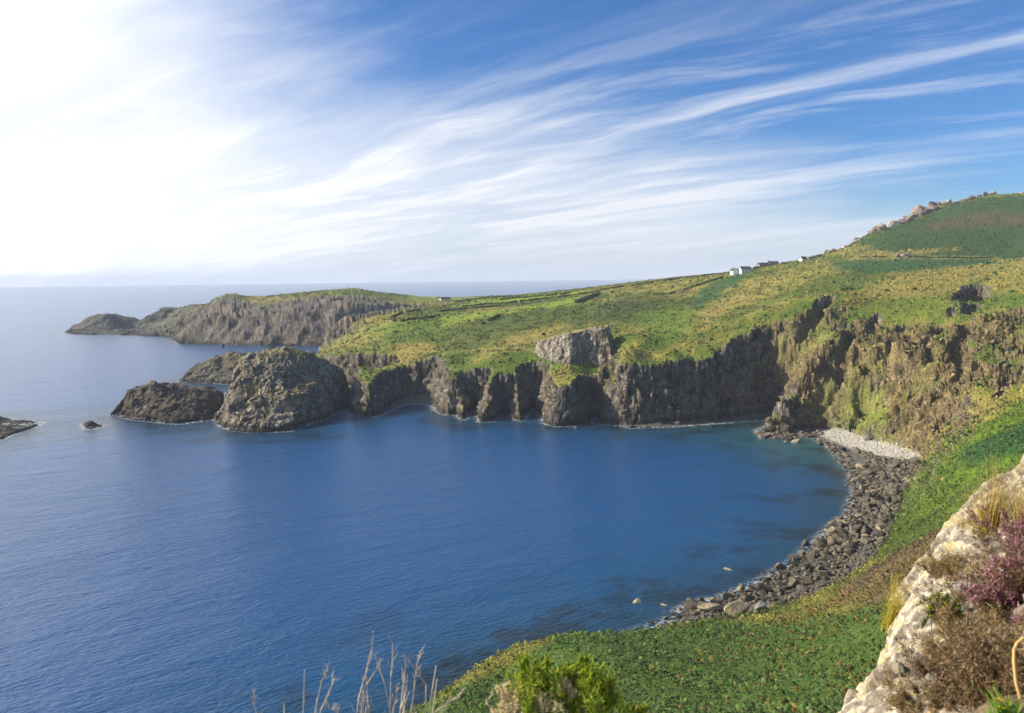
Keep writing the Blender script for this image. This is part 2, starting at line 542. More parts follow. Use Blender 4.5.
def ground_coarse(x, y):
    return carve(x, y, ground(x, y, dc_g, db_g, plat))


def carve(x, y, z):
    """quarry floors, gashes and ribs cut into the slopes"""
    z = np.array(z, float)
    for pg in FACE:
        p = np.asarray(pg)
        box = (x > p[:, 0].min() - 9) & (x < p[:, 0].max() + 9) & (y > p[:, 1].min() - 9) & (y < p[:, 1].max() + 9)
        if box.any():
            X, Y = x[box], y[box]
            m = sst(seg_sdf(p, X, Y), 0, 9)
            a = X * .50 + Y * .866 + 3 * perlin(X / 14, Y / 14, seed=45); b = X * .866 - Y * .50
            r1 = 1 - 2 * np.abs(perlin(a / 11.0, b / 46.0, seed=43)); r2 = 1 - 2 * np.abs(perlin(a / 5.2, b / 24.0, seed=44))
            z[box] += m * (4.6 * (r1 - .55) + 2.0 * (r2 - .5) + 2.2 * perlin(X / 8, Y / 8, seed=46))
    for line, dep, wid in GASHES:
        p = np.asarray(line)
        box = (x > p[:, 0].min() - 12) & (x < p[:, 0].max() + 12) & (y > p[:, 1].min() - 12) & (y < p[:, 1].max() + 12)
        if box.any():
            X, Y = x[box], y[box]
            best = np.full(X.shape, 1e9)
            for (ax, ay), (bx, by) in zip(p[:-1], p[1:]):
                ex, ey = bx - ax, by - ay
                t = np.clip(((X - ax) * ex + (Y - ay) * ey) / (ex * ex + ey * ey + 1e-9), 0, 1)
                best = np.minimum(best, np.hypot(X - ax - ex * t, Y - ay - ey * t))
            best = best + .8 * perlin(X / 4, Y / 4, seed=47)
            z[box] -= dep * (1 - sst(best, wid * .35, wid))
    return quarry(x, y, z)


def quarry(x, y, z):
    for pg, fl in QPITS:
        p = np.asarray(pg)
        box = (x > p[:, 0].min() - 9) & (x < p[:, 0].max() + 9) & (y > p[:, 1].min() - 9) & (y < p[:, 1].max() + 9)
        if box.any():
            d = seg_sdf(p, x[box], y[box]) + .5 * perlin(x[box] / 3, y[box] / 3, seed=41)
            cut = np.maximum(fl, z[box] - np.maximum(0, d) * 5.0)
            z[box] = np.where(d > 0, np.minimum(z[box], cut), z[box])
    return z


def hit(px, py, ymin=20.0, ymax=2500.0):
    """where a sight line first meets the land"""
    a, b = ray(px, py)
    Y = np.geomspace(ymin, ymax, 6000)
    g = ground_coarse(a * Y, Y) - (H + b * Y)
    i = np.argmax(g > 0)
    if g[i] <= 0:
        i = len(Y) - 1
    return np.array([a * Y[i], Y[i], H + b * Y[i]])


def in_poly(pts, x, y, soft=1.0):
    """1 inside a plan polygon, softened and roughened at its rim"""
    p = np.asarray(pts)
    m = 12 * soft
    box = (x > p[:, 0].min() - m) & (x < p[:, 0].max() + m) & (y > p[:, 1].min() - m) & (y < p[:, 1].max() + m)
    out = np.zeros(x.shape)
    if box.any():
        xx, yy = x[box], y[box]
        d = seg_sdf(p, xx, yy) + soft * 2.2 * fbm(xx / (4 * soft), yy / (4 * soft), octv=3, seed=31)
        out[box] = sst(d, -soft, soft)
    return out


QUARRY = [([(951, 300), (954, 296), (962, 286), (972, 284), (985, 284), (991, 287), (990, 296), (980, 302), (962, 302)], -1.0),
          ([(943, 316), (948, 309), (956, 304), (957, 316)], -2.0), ([(960, 314), (962, 304), (972, 301), (984, 304), (980, 309), (968, 314)], -2.5)]
_g = []
for ln, dep, wid in [([(827, 297), (818, 312), (803, 330)], 7, 4.5), ([(853, 330), (846, 345), (842, 362)], 6, 4), ([(877, 316), (871, 334)], 5.5, 3), ([(902, 327), (900, 337)], 4, 2.5),
                     ([(897, 342), (889, 356)], 5, 3), ([(945, 326), (932, 336), (921, 345)], 6, 4), ([(968, 326), (958, 345), (952, 358)], 6, 4), ([(931, 350), (930, 360)], 4.5, 3),
                     ([(966, 352), (960, 378)], 5, 3.5), ([(1018, 345), (1008, 350)], 3, 3), ([(1012, 378), (998, 396)], 3.5, 2), ([(860, 395), (868, 404), (858, 418)], 6, 4),
                     ([(838, 362), (845, 380), (835, 395)], 5, 4), ([(808, 345), (800, 360)], 4, 3), ([(786, 398), (800, 388)], 3, 2.5)]:
    _g.append(([tuple(hit(*q)[:2]) for q in ln], dep, wid))
_f = [tuple(hit(*q)[:2]) for q in [(770, 335), (795, 312), (830, 295), (845, 312), (870, 318), (900, 320), (935, 324), (965, 323), (992, 314), (1024, 304), (1070, 304), (1060, 385), (1000, 392), (950, 425), (920, 452), (895, 444), (870, 430), (840, 420), (800, 415), (785, 390)]]
GASHES += _g
FACE.append(_f)
_q = []
for pg, lift in QUARRY:
    w_ = [hit(*q) for q in pg]
    _q.append(([(q[0], q[1]) for q in w_], min(q[2] for q in w_) + lift))
QPITS += _q

# ------------------------------------------------------------------ land cover (what grows or lies where)
C = {k: np.array(v_) for k, v_ in dict(
    lush=(.130, .208, .022), field=(.260, .330, .038), dry=(.39, .315, .085), ochre=(.43, .325, .12), scrub=(.086, .122, .024), gorse=(.040, .064, .015),
    hill=(.038, .088, .028), bracken=(.078, .138, .030), bluegreen=(.040, .105, .034), heather=(.150, .075, .075), rust=(.27, .135, .060), earth=(.37, .255, .135),
    rock=(.40, .365, .305), rockdark=(.17, .15, .13), rockbrown=(.42, .305, .195), wet=(.028, .026, .024), barnacle=(.30, .275, .215), shingle=(.56, .53, .48), pebble=(.20, .19, .18),
    lime=(.190, .270, .018), moss=(.070, .115, .025)).items()}

ZONES = [  # outline in the picture (cast onto the ground), cover, edge softness (m), strength
    # mid headland
    ([(312, 352), (330, 335), (360, 318), (400, 308), (440, 300), (445, 312), (400, 328), (360, 345), (340, 352)], 'dry', 8, .55),
    ([(372, 330), (400, 321), (430, 316), (460, 312), (462, 322), (430, 328), (400, 334), (380, 337)], 'lush', 6, .8),
    ([(440, 318), (470, 314), (500, 310), (540, 304), (570, 299), (597, 295.5), (592, 301), (560, 307), (530, 310), (500, 313.5), (470, 321), (440, 329)], 'field', 4, .95),
    ([(400, 313), (425, 308), (450, 305), (470, 306), (468, 311), (440, 314), (410, 318)], 'scrub', 5, .85),
    ([(440, 308), (470, 303), (500, 299.5), (540, 296), (575, 292), (600, 290.5), (570, 297), (520, 301.5), (490, 305), (463, 307)], 'field', 5, .9),
    ([(500, 305), (540, 300), (580, 294), (560, 299), (530, 304), (505, 307.5)], 'gorse', 4, .7),
    ([(440, 335), (480, 322), (520, 313), (560, 309), (600, 303), (640, 300), (660, 305), (640, 322), (600, 322), (560, 325), (520, 335), (470, 350), (440, 350)], 'scrub', 8, .75),
    ([(470, 350), (500, 340), (530, 330), (560, 322), (575, 325), (540, 340), (500, 355), (480, 362)], 'dry', 6, .7),
    ([(520, 352), (560, 360), (600, 368), (590, 372), (550, 372), (520, 362)], 'lush', 3, .7),
    ([(340, 362), (355, 358), (375, 362), (395, 355), (400, 345), (430, 342), (440, 352), (420, 352), (395, 366), (370, 370)], 'dry', 3, .8),
    ([(600, 290), (650, 282), (700, 275), (735, 271), (720, 277), (680, 285), (640, 291), (605, 297)], 'dry', 8, .55),
    ([(610, 298), (640, 294), (680, 293), (690, 300), (670, 318), (640, 325), (612, 322)], 'gorse', 9, .55),
    ([(640, 312), (680, 308), (700, 316), (690, 340), (660, 345), (630, 335)], 'lush', 8, .75),
    ([(686, 303), (700, 290), (712, 283), (740, 274), (752, 275), (728, 288), (706, 305), (692, 310)], 'bluegreen', 5, .9),
    ([(700, 312), (720, 300), (745, 285), (765, 280), (745, 298), (722, 315), (708, 325)], 'ochre', 6, .65),
    ([(735, 300), (760, 285), (800, 272), (850, 266), (850, 275), (810, 285), (770, 300), (745, 312)], 'dry', 8, .60),
    ([(790, 290), (815, 280), (850, 272), (880, 274), (860, 285), (825, 292), (800, 298)], 'scrub', 6, .7),
    ([(720, 318), (740, 306), (770, 296), (790, 292), (770, 306), (745, 325), (725, 335)], 'scrub', 6, .6),
    # hill
    ([(812, 259), (840, 248), (870, 236), (930, 211), (985, 198), (1060, 195), (1060, 256), (990, 257), (900, 257)], 'hill', 6, .95),
    ([(925, 226), (960, 215), (1000, 212), (1030, 214), (1030, 225), (990, 226), (950, 230), (930, 231)], 'heather', 8, .45),
    ([(860, 254.5), (905, 252.5), (945, 249.5), (960, 248), (958, 250.5), (920, 254), (880, 256)], 'dry', 4, .95),
    ([(810, 259), (850, 257), (900, 257), (1000, 257.5), (1000, 259), (900, 259), (850, 260)], 'ochre', 3, .6),
    ([(830, 262), (870, 259.5), (930, 259.5), (985, 260), (1000, 263), (960, 268), (900, 272), (860, 275), (840, 270)], 'bluegreen', 6, .95),
    ([(870, 285), (900, 274), (950, 268), (1000, 264), (1040, 262), (1040, 290), (1000, 296), (985, 282), (960, 282), (940, 292), (900, 300), (870, 300)], 'dry', 8, .75),
    ([(850, 315), (880, 300), (920, 296), (945, 300), (945, 318), (900, 320), (870, 325)], 'lush', 5, .65),
    # right-hand face
    ([(800, 330), (815, 315), (830, 330), (822, 345), (805, 360), (795, 355)], 'lime', 4, .75),
    ([(775, 345), (790, 322), (798, 325), (792, 345), (780, 362)], 'lush', 4, .8),
    ([(806, 395), (830, 380), (842, 392), (830, 412), (812, 420)], 'lush', 4, .8),
    ([(838, 408), (850, 385), (872, 375), (888, 400), (882, 424), (856, 430), (840, 424)], 'lime', 4, .9),
    ([(850, 372), (870, 350), (885, 345), (880, 365), (866, 385)], 'lime', 4, .7),
    ([(905, 395), (915, 370), (930, 352), (936, 362), (925, 385), (912, 405)], 'lime', 4, .6),
    ([(890, 452), (905, 430), (940, 410), (1000, 395), (1020, 392), (985, 420), (940, 445), (915, 462)], 'dry', 5, .8),
    # near slope
    ([(915, 470), (950, 440), (990, 420), (1030, 395), (1060, 400), (1060, 440), (1024, 470), (985, 480), (940, 500), (905, 497)], 'lush', 4, .95),
    ([(960, 452), (985, 440), (1030, 422), (1060, 425), (1040, 445), (1000, 462), (975, 468)], 'bluegreen', 3, .95),
    ([(880, 560), (900, 500), (925, 485), (960, 490), (950, 530), (930, 560), (900, 575)], 'scrub', 3, .8),
    ([(905, 498), (940, 492), (965, 500), (945, 515), (915, 512)], 'lush', 3, .55),
    ([(835, 600), (860, 578), (900, 548), (940, 530), (960, 545), (930, 590), (890, 612), (850, 618)], 'heather', 3, .62),
    ([(770, 622), (800, 612), (835, 600), (850, 590), (848, 602), (820, 614), (780, 626)], 'rust', 1.5, .45),
    ([(800, 626), (840, 610), (880, 612), (880, 622), (840, 622), (800, 632)], 'scrub', 2, .8),
    ([(430, 725), (460, 690), (520, 660), (600, 636), (660, 630), (740, 624), (800, 622), (850, 612), (900, 605), (960, 640), (960, 760), (430, 760)], 'bracken', 2, .97),
    # far headland
    ([(245, 299), (262, 297), (285, 297), (300, 297.5), (280, 301), (262, 304), (248, 302)], 'ochre', 6, .9),
    ([(408, 297), (430, 296), (448, 296), (450, 298), (430, 302), (412, 302)], 'field', 6, .8),
    ([(450, 298), (480, 297), (520, 295.5), (560, 293), (520, 299), (470, 303)], 'field', 8, .6),
]
FARFACE = [tuple(hit(*q)[:2]) for q in [(165, 342), (185, 322), (205, 304), (222, 298), (250, 302), (270, 304), (300, 299), (330, 297), (365, 297), (400, 303), (430, 306), (330, 346), (250, 344.5), (178, 342.8)]]
ZPOLY = []
for pg, cov, soft, st_ in ZONES:
    ZPOLY.append(([tuple(hit(*q)[:2]) for q in pg], cov, soft, st_))


def ground_cover(x, y, z, nz, dc, db):
    """base colour, rock share and growth coarseness of ground points"""
    n = len(x)
    f1 = fbm(x / 60, y / 60, octv=4, seed=51)
    f2 = fbm(x / 14, y / 14, octv=4, seed=52)
    f3 = fbm(x / 4.5, y / 4.5, octv=3, seed=53) * (1 - .7 * sst(y, 420, 650))
    st = fbm((x * .8 + y * .6) / 40, (x * .6 - y * .8) / 9, octv=3, seed=54)
    dryness = sst(f1 + .6 * f2 + .5 * st, -.22, .26)
    g = C['scrub'] * .55 + C['lush'] * .45
    col = g[None] + (C['dry'] * .85 - g)[None] * (dryness * .75)[:, None]
    smooth = np.zeros(n); green = np.zeros(n)
    for pts, cov, soft, stg in ZPOLY:
        m = in_poly(pts, x, y, soft) * stg
        if cov in ('dry', 'ochre'):
            m = m * (.55 + .45 * sst(f2 + .5 * f3, -.25, .2))
        if cov in ('field', 'bluegreen', 'bracken'):
            smooth = np.maximum(smooth, m)
        if cov in ('lime',) or (cov == 'lush' and stg == .8):
            green = np.maximum(green, m)
        if m.any():
            col = col + (C[cov][None] - col) * m[:, None]
    dark = sst(f2 * .9 + f3 * .7 + f1 * .3, .06, .40) * .62
    col = col + (C['gorse'][None] - col) * (dark * np.where(y < 180, .35, 1.0))[:, None]
    col = col * (1 + .38 * f3 + .22 * f2)[:, None]
    # bare rock where it is steep
    face = in_poly(FACE[0], x, y, 3.0)
    thr = .66 - .02 * face
    rk = sst(thr - nz + .16 * f2 + .14 * f3, -.07, .13)
    hi = sst(y, 800, 840)
    rk = np.maximum(rk, hi * sst(.80 - nz + .2 * f2 + .1 * f3, -.05, .08))
    rk = np.maximum(rk, in_poly(FARFACE, x, y, 9) * sst(.5 + 1.2 * f1 + .5 * f2, .0, .35))
    rk = rk * (1 - .5 * green)
    rkf = (1 - .85 * green) * face * sst(.92 - nz + .22 * f3 + .45 * f2, -.05, .22) * .85
    nearfield = (1 - sst(y, 215, 240)) * (x < 140)
    rk = rk * (1 - .75 * nearfield) * (1 - .55 * face)
    rc = C['rock'][None] + (C['rockdark'] - C['rock'])[None] * sst(f2 + f3, -.1, .35)[:, None] * .45
    rc = rc + (C['rockbrown'][None] - rc) * (.9 * face)[:, None]
    rc = rc + (C['rockbrown'][None] - rc) * (.30 + .5 * sst(f1 + f2, -.1, .3))[:, None] * .7
    col = col + (rc - col) * rk[:, None]
    fc = C['rockbrown'][None] + (C['earth'] - C['rockbrown'])[None] * sst(f2, -.2, .3)[:, None]
    col = col + (fc - col) * (rkf * (1 - rk))[:, None]
    # grass on ledges of the cliffs
    ledge = rk * sst(f2 + .5 * st, .12, .35) * sst(z, 6, 14) * .7
    col = col + (C['moss'][None] - col) * ledge[:, None]
    # beach and tide line
    bz = (1 - sst(db, -.3, 1.2)) * sst(dc, -2, .2)
    white = in_poly(WHITE, x, y, 1.2)
    bc = C['pebble'][None] * (1 + .5 * f3)[:, None] + (C['shingle'] - C['pebble'])[None] * white[:, None]
    col = col + (bc - col) * bz[:, None]
    tide = 1 - sst(z + 1.4 * f3 + 1.0 * f2, 1.6, 3.6)
    col = col + (C['wet'][None] - col) * (tide * (1 - white * .9) * (1 - .6 * bz))[:, None]
    bar = sst(z + .5 * f3, .2, .6) * (1 - sst(z + .5 * f3, 1.0, 1.5)) * (1 - bz) * sst(f2, -.1, .2)
    col = col + (C['barnacle'][None] - col) * (bar * .7)[:, None]
    rough = np.clip(.55 + .8 * f2, .1, 1) * (1 - rk) * (1 - .85 * smooth)
    return np.clip(col, .008, .8), np.maximum(rk, .7 * rkf), rough * (1 - .8 * rkf), bz, rkf


WHITE = PX((818, 431), (846, 434), (876, 446), (905, 455), (925, 462), (920, 468), (890, 463), (865, 455), (840, 445), (822, 437)) + PX((745, 414), (772, 413), (768, 419), (748, 420))[:0]


def land_material(name, rock_scale=1.0, far=False, rough_bump=1.0):
    m = bpy.data.materials.new(name)
    m.use_nodes = True
    T = NT(m.node_tree)
    cov = T.n('ShaderNodeAttribute', attribute_name='cover')
    msk = T.n('ShaderNodeAttribute', attribute_name='mask')
    ms = T.n('ShaderNodeSeparateColor', i_0=msk.outputs['Color'])
    rk, gr = ms.outputs[0], ms.outputs[1]
    pos = T.n('ShaderNodeNewGeometry').outputs['Position']
    # rock: upright cracks, blocks, pale lichen
    up = T.mapping(pos, scale=(1, 1, .38))
    n1 = T.noise(up, .55 * rock_scale, 6.0, .62)
    n2 = T.noise(up, 2.2 * rock_scale, 5.0, .6)
    lay = T.noise(T.mapping(T.mapping(pos, rot=(.35, .25, .4)), scale=(.9, .9, 2.6)), .42 * rock_scale, 6.0, .65, 1.2)
    rid = T.m('ABSOLUTE', T.m('SUBTRACT', T.noise(up, .38 * rock_scale, 7.0, .62, .6), .5))
    crack = T.m('MULTIPLY', T.sstep(rid, .0, .035), T.sstep(T.m('ABSOLUTE', T.m('SUBTRACT', lay, .5)), .0, .03))
    lich = T.sstep(n2, .56, .68)
    rcol = T.mix(T.m('MULTIPLY', T.sstep(n1, .35, .65), .55), T.mix(.5, cov.outputs['Color'], c4(.5, .5, .5), 'MULTIPLY'), cov.outputs['Color'])
    rcol = T.mix(T.m('MULTIPLY', lich, .55), rcol, c4(.50, .47, .40))
    rcol = T.mix(T.m('MULTIPLY', T.m('SUBTRACT', 1.0, crack), .75), rcol, c4(.06, .052, .045))
    rcol = T.mix(1.0, rcol, T.mix(T.sstep(T.noise(up, 6.0 * rock_scale, 3.0, .6), .3, .7), c4(.72, .72, .72), c4(1.22, 1.22, 1.22)), 'MULTIPLY')
    # growth: clumps and blades
    g1 = T.noise(pos, .9, 5.0, .65)
    g2 = T.noise(pos, 3.2, 4.0, .65)
    gm = T.m('ADD', T.m('MULTIPLY', g1, 1.2), T.m('MULTIPLY', g2, .9))
    gcol = T.mix(1.0, cov.outputs['Color'], T.mix(T.sstep(gm, .72, 1.36), c4(.50, .56, .50), c4(1.42, 1.36, 1.25)), 'MULTIPLY')
    gcol = T.mix(T.m('MULTIPLY', T.sstep(g2, .60, .72), .35), gcol, T.mix(1.0, cov.outputs['Color'], c4(1.7, 1.25, .8), 'MULTIPLY'))
    col = T.mix(rk, gcol, rcol)
    hr = T.m('ADD', T.m('MULTIPLY', n1, 1.5), T.m('ADD', T.m('MULTIPLY', n2, .55), T.m('MULTIPLY', crack, .8)))
    hg = T.m('ADD', T.m('MULTIPLY', g1, .9), T.m('MULTIPLY', g2, .35))
    h = T.m('ADD', T.m('MULTIPLY', rk, hr), T.m('MULTIPLY', T.m('SUBTRACT', 1.0, rk), hg))
    bump = T.n('ShaderNodeBump', i_Strength=.9, i_Distance=.9 * rough_bump, i_Height=h)
    b = T.n('ShaderNodeBsdfPrincipled', i_Base_Color=col, i_Roughness=.9, i_Normal=bump)
    b.inputs['Specular IOR Level'].default_value = .15
    T.n('ShaderNodeOutputMaterial', i_Surface=b)
    return m


M_LAND = land_material('land')


def displace(X, Y, Z, rock, grow, amp=1.0, seed=60, blocks=1.0, cell=1.0):
    """push the surface along its normal: broken blocks on rock, clumps on growth"""
    N = grid_normals(X, Y, Z)
    x, y, z = X.ravel(), Y.ravel(), Z.ravel()
    r = rock.ravel(); g = grow.ravel()
    d = np.zeros(x.shape)
    tint = np.ones(x.shape)
    k = r > .03
    if k.any():
        xx, yy, zz = x[k], y[k], z[k]
        wx = xx + 1.5 * perlin(xx / 5, yy / 5, zz / 5, seed); wy = yy + 1.5 * perlin(xx / 5, yy / 5, zz / 5, seed + 1)
        q = np.where(yy > 800, 2.6, 1.0) * cell
        p1, e1, i1 = facets((wx + .3 * zz) / (6.0 * q), wy / (6.0 * q), (zz * .75 - .25 * wx) / (6.0 * q), seed)
        p2, e2, i2 = facets((wx - .2 * zz) / (2.5 * q), wy / (2.5 * q), (zz * .8 - .3 * wx) / (2.5 * q), seed + 1)
        p3, e3, i3 = facets(xx / (1.1 * q), yy / (1.1 * q), zz / (1.2 * q), seed + 2)
        p1, p2, p3 = p1 * np.where(yy > 800, 1.5, 1), p2 * np.where(yy > 800, .8, 1), np.where(yy > 800, 0, p3)
        dd = blocks * (2.6 * p1 + 1.25 * p2 + .55 * p3 - .55 * (1 - sst(e2, 0, .14)) - .25 * (1 - sst(e3, 0, .16))) + 1.3 * fbm(xx / 9, yy / 9, zz * .5 / 9, octv=3, seed=seed + 2)
        tint[k] = 1 + .55 * (i2 - .5) + .45 * (i3 - .5) + .35 * (i1 - .5) - .35 * (1 - sst(e2, .02, .12)) - .2 * (1 - sst(e3, .02, .14))
        rg = 1 - 2.2 * np.abs(perlin(wx / 3.4, wy / 3.4, zz * .2 / 3.4, seed + 3))
        dd = dd + (yy > 800) * (6.0 * fbm(xx / 38, yy / 60, zz / 30, octv=3, seed=seed + 7) + 2.5 * (.4 - np.abs(perlin(xx / 16, yy / 30, zz / 24, seed=seed + 8))))
        dd = dd + np.where(yy > 800, 0, .55) * (rg - .4)
        d[k] = r[k] * dd * amp
    k = g > .05
    xx, yy = x[k], y[k]
    d[k] += g[k] * (.55 * fbm(xx / 2.6, yy / 2.6, octv=3, seed=seed + 9) + .35 * np.abs(perlin(xx / 1.3, yy / 1.3, seed=seed + 10)))
    d = d.reshape(X.shape)
    return X + N[..., 0] * d, Y + N[..., 1] * d, Z + N[..., 2] * d, tint


LAND = {}


def build_land():
    X, Y = polar_grid(ground_coarse, -.80, .80, 1650, .7, 2150.0, 1050, nprof=1700,
                      wgt=lambda a, b: np.where(b < 70, .15, np.where(np.abs(a / b) > .66, .3, 1.0)) * np.where(b > 1300, .4, 1.0))
    x, y = X.ravel(), Y.ravel()
    # exact distances where the shore is close, gridded ones elsewhere
    dcq, dbq = dc_g(x, y), db_g(x, y)
    k = (np.abs(dcq) < 45) & (y < 640)
    dcq = dcq.copy(); dbq = dbq.copy()
    dcq[k] = seg_sdf(COAST, x[k], y[k]); dbq[k] = seg_sdf(BASE, x[k], y[k])
    z = carve(x, y, ground(x, y, lambda a, b: dcq, lambda a, b: dbq, plat, fine=True))
    Z = z.reshape(X.shape)
    N = grid_normals(X, Y, Z)
    col, rk, rough, bz, rkf = ground_cover(x, y, z, N[..., 2].ravel(), dcq, dbq)
    nearf = sst(y, 20, 60)
    rkd = np.maximum(rk, rkf * 1.05)
    grow = rough * nearf * (1 - bz) * (1 - sst(y, 260, 520))
    Xd, Yd, Zd, tint = displace(X, Y, Z, (rkd * (1 - .5 * bz)).reshape(X.shape), grow.reshape(X.shape))
    col = np.clip(col * (1 + (tint - 1) * np.minimum(1, rk + .3 * rkd))[:, None], .008, .8)
    co = np.stack([Xd, Yd, Zd], -1).reshape(-1, 3)
    fc = grid_faces(*X.shape)
    zf = z[fc].max(1)
    fc = fc[zf > -1.2]
    cx, cy = x[fc].mean(1), y[fc].mean(1)
    isfar = (cy > 790) & (cx < -20 - (cy - 900) * .1)
    isb = (bz[fc].mean(1) > .5) & (cy < 470)
    isn = (cy < 236) & ~isb
    att = {'cover': col, 'mask': np.stack([rk, rough, bz], 1)}
    LAND.update(x=x, y=y, co=co, col=col, rk=rk, rough=rough, bz=bz, db=dbq, shape=X.shape)
    for nm, sel in (('far_headland', isfar), ('beach', isb), ('near_slope', isn), ('headland', ~(isfar | isb | isn))):
        c_, f_, a_ = compact(co, fc[sel], att)
        o = mesh_np(nm, c_, f_, M_LAND, True, a_)
        o['kind'] = 'structure'


build_land()

# ------------------------------------------------------------------ air
def build_haze():
    v_ = np.array([[i, j, k] for k in (-9.0, 178.0) for j in (-600.0, 15400.0) for i in (-26000.0, 26000.0)])
    f_ = np.array([[0, 2, 3, 1], [4, 5, 7, 6], [0, 1, 5, 4], [2, 6, 7, 3], [0, 4, 6, 2], [1, 3, 7, 5]])
    m = bpy.data.materials.new('haze'); m.use_nodes = True
    T = NT(m.node_tree)
    vol = T.n('ShaderNodeVolumePrincipled', i_Color=c4(.80, .88, 1.0), i_Density=.00009, i_Anisotropy=0.0)
    T.n('ShaderNodeOutputMaterial', i_Volume=vol)
    o = mesh_np('haze', v_, f_, m, False)
    o['kind'] = 'stuff'


build_haze()


# ------------------------------------------------------------------ the sea
ROCK_POLYS = []


def build_sea():
    us = np.concatenate([np.linspace(-1.6, -.8, 30)[:-1], np.linspace(-.8, .8, 420), np.linspace(.8, 1.6, 30)[1:]])
    Ys = np.concatenate([np.geomspace(25, 700, 420)[:-1], np.geomspace(700, 15000, 70)])
    U, Yv = np.meshgrid(us, Ys, indexing='ij')
    x, y = (U * Yv).ravel(), Yv.ravel()
    d = dc_g(np.clip(x, -700, 1600), np.clip(y, -50, 2090))
    d = np.where((y > 2090) | (x < -700), -300, d)
    dl = d.copy()
    near_ = (y < 1400) & (np.abs(x / y) < .85)
    for pl in ROCK_POLYS:
        pa = np.asarray(pl)
        k = near_ & (x > pa[:, 0].min() - 30) & (x < pa[:, 0].max() + 30) & (y > pa[:, 1].min() - 30) & (y < pa[:, 1].max() + 30)
        if k.any():
            d[k] = np.maximum(d[k], seg_sdf(pl, x[k], y[k]))
    depth = np.clip(-d, 0, 300)
    co = np.stack([x, y, np.zeros_like(x)], 1)
    fc = grid_faces(*U.shape)
    keep = ~(dl[fc].min(1) > 14)
    c_, f_, a_ = compact(co, fc[keep], {'shore': np.stack([depth / 60.0, depth / 12.0, sst(x, 50, 125) * sst(y, 255, 320) * (1 - sst(depth, 25, 75))], 1)})
    m = bpy.data.materials.new('sea_water'); m.use_nodes = True
    T = NT(m.node_tree)
    at = T.n('ShaderNodeAttribute', attribute_name='shore')
    sp = T.n('ShaderNodeSeparateColor', i_0=at.outputs['Color'])
    pos = T.n('ShaderNodeNewGeometry').outputs['Position']
    big = T.noise(pos, .02, 4.0, .6)
    dep = T.m('ADD', sp.outputs[0], T.m('MULTIPLY', T.m('SUBTRACT', big, .5), .5))
    deep, mid, shal = c4(.012, .072, .200), c4(.009, .066, .160), c4(.012, .046, .078)
    col = T.mix(T.sstep(dep, .15, 1.1), T.mix(T.sstep(dep, -.05, .4), shal, mid), deep)
    col = T.mix(T.m('MULTIPLY', sp.outputs[2], .8), col, c4(.028, .100, .105))
    weed = T.m('MULTIPLY', T.sstep(T.noise(pos, .05, 5.0, .6), .48, .62), T.sstep(dep, .75, .1))
    col = T.mix(T.m('MULTIPLY', weed, .75), col, c4(.010, .020, .022))
    foam_n = T.noise(pos, .55, 6.0, .7)
    sh = T.m('ADD', sp.outputs[1], T.m('MULTIPLY', T.m('SUBTRACT', foam_n, .5), 1.6))
    foam = T.m('MULTIPLY', T.sstep(sh, .40, .05), T.sstep(foam_n, .48, .58))
    # waves: wind ripples running from the left, with a longer swell
    turn = lambda a, sx: T.mapping(T.mapping(pos, rot=(0, 0, math.radians(a))), scale=(sx, 1.0, 1))
    w0 = turn(-30, .5)
    r1 = T.noise(w0, 1.0, 3.0, .6, .3)
    r2 = T.noise(turn(-34, .42), .17, 4.0, .6, .3)
    r3 = T.noise(turn(-24, .4), .04, 2.0, .5)
    h = T.m('ADD', T.m('MULTIPLY', r1, .27), T.m('ADD', T.m('MULTIPLY', r2, .50), T.m('MULTIPLY', r3, .9)))
    bump = T.n('ShaderNodeBump', i_Strength=1.0, i_Distance=1.0, i_Height=h)
    b = T.n('ShaderNodeBsdfPrincipled', i_Base_Color=T.mix(foam, col, c4(.75, .77, .78)), i_Roughness=T.m('ADD', .22, T.m('MULTIPLY', foam, .6)), i_Normal=bump)
    b.inputs['IOR'].default_value = 1.333
    T.n('ShaderNodeOutputMaterial', i_Surface=b)
    o = mesh_np('sea', c_, f_, m, True, a_)
    o['kind'] = 'structure'



# ------------------------------------------------------------------ things: helpers
def tag(o, label=None, cat=None, group=None, kind=None):
    if label:
        o['label'] = label
    if cat:
        o['category'] = cat
    if group:
        o['group'] = group
    if kind:
        o['kind'] = kind
    return o


def empty(name, loc):
    o = bpy.data.objects.new(name, None)
    COL.objects.link(o)
    o.location = loc
    return o


def gz(x, y):
    return ground_coarse(np.atleast_1d(np.asarray(x, float)), np.atleast_1d(np.asarray(y, float)))


def simple_mat(name, col, rough=.8, var=.25, scale=8.0, bump=0.0, spec=.2, trans=0.0):
    m = bpy.data.materials.new(name)
    m.use_nodes = True
    T = NT(m.node_tree)
    pos = T.n('ShaderNodeNewGeometry').outputs['Position']
    nz_ = T.noise(pos, scale, 4.0, .6)
    lo = tuple(q * (1 - var) for q in col); hi = tuple(min(1, q * (1 + var)) for q in col)
    c_ = T.mix(T.sstep(nz_, .3, .7), c4(*lo), c4(*hi))
    b = T.n('ShaderNodeBsdfPrincipled', i_Base_Color=c_, i_Roughness=rough)
    b.inputs['Specular IOR Level'].default_value = spec
    if bump:
        T.put(b, 'Normal', T.n('ShaderNodeBump', i_Strength=.8, i_Distance=bump, i_Height=nz_))
    sh = b
    if trans:
        tr = T.n('ShaderNodeBsdfTranslucent', i_Color=c_)
        sh = T.n('ShaderNodeMixShader', i_0=trans, i_1=b, i_2=tr)
    T.n('ShaderNodeOutputMaterial', i_Surface=sh)
    return m


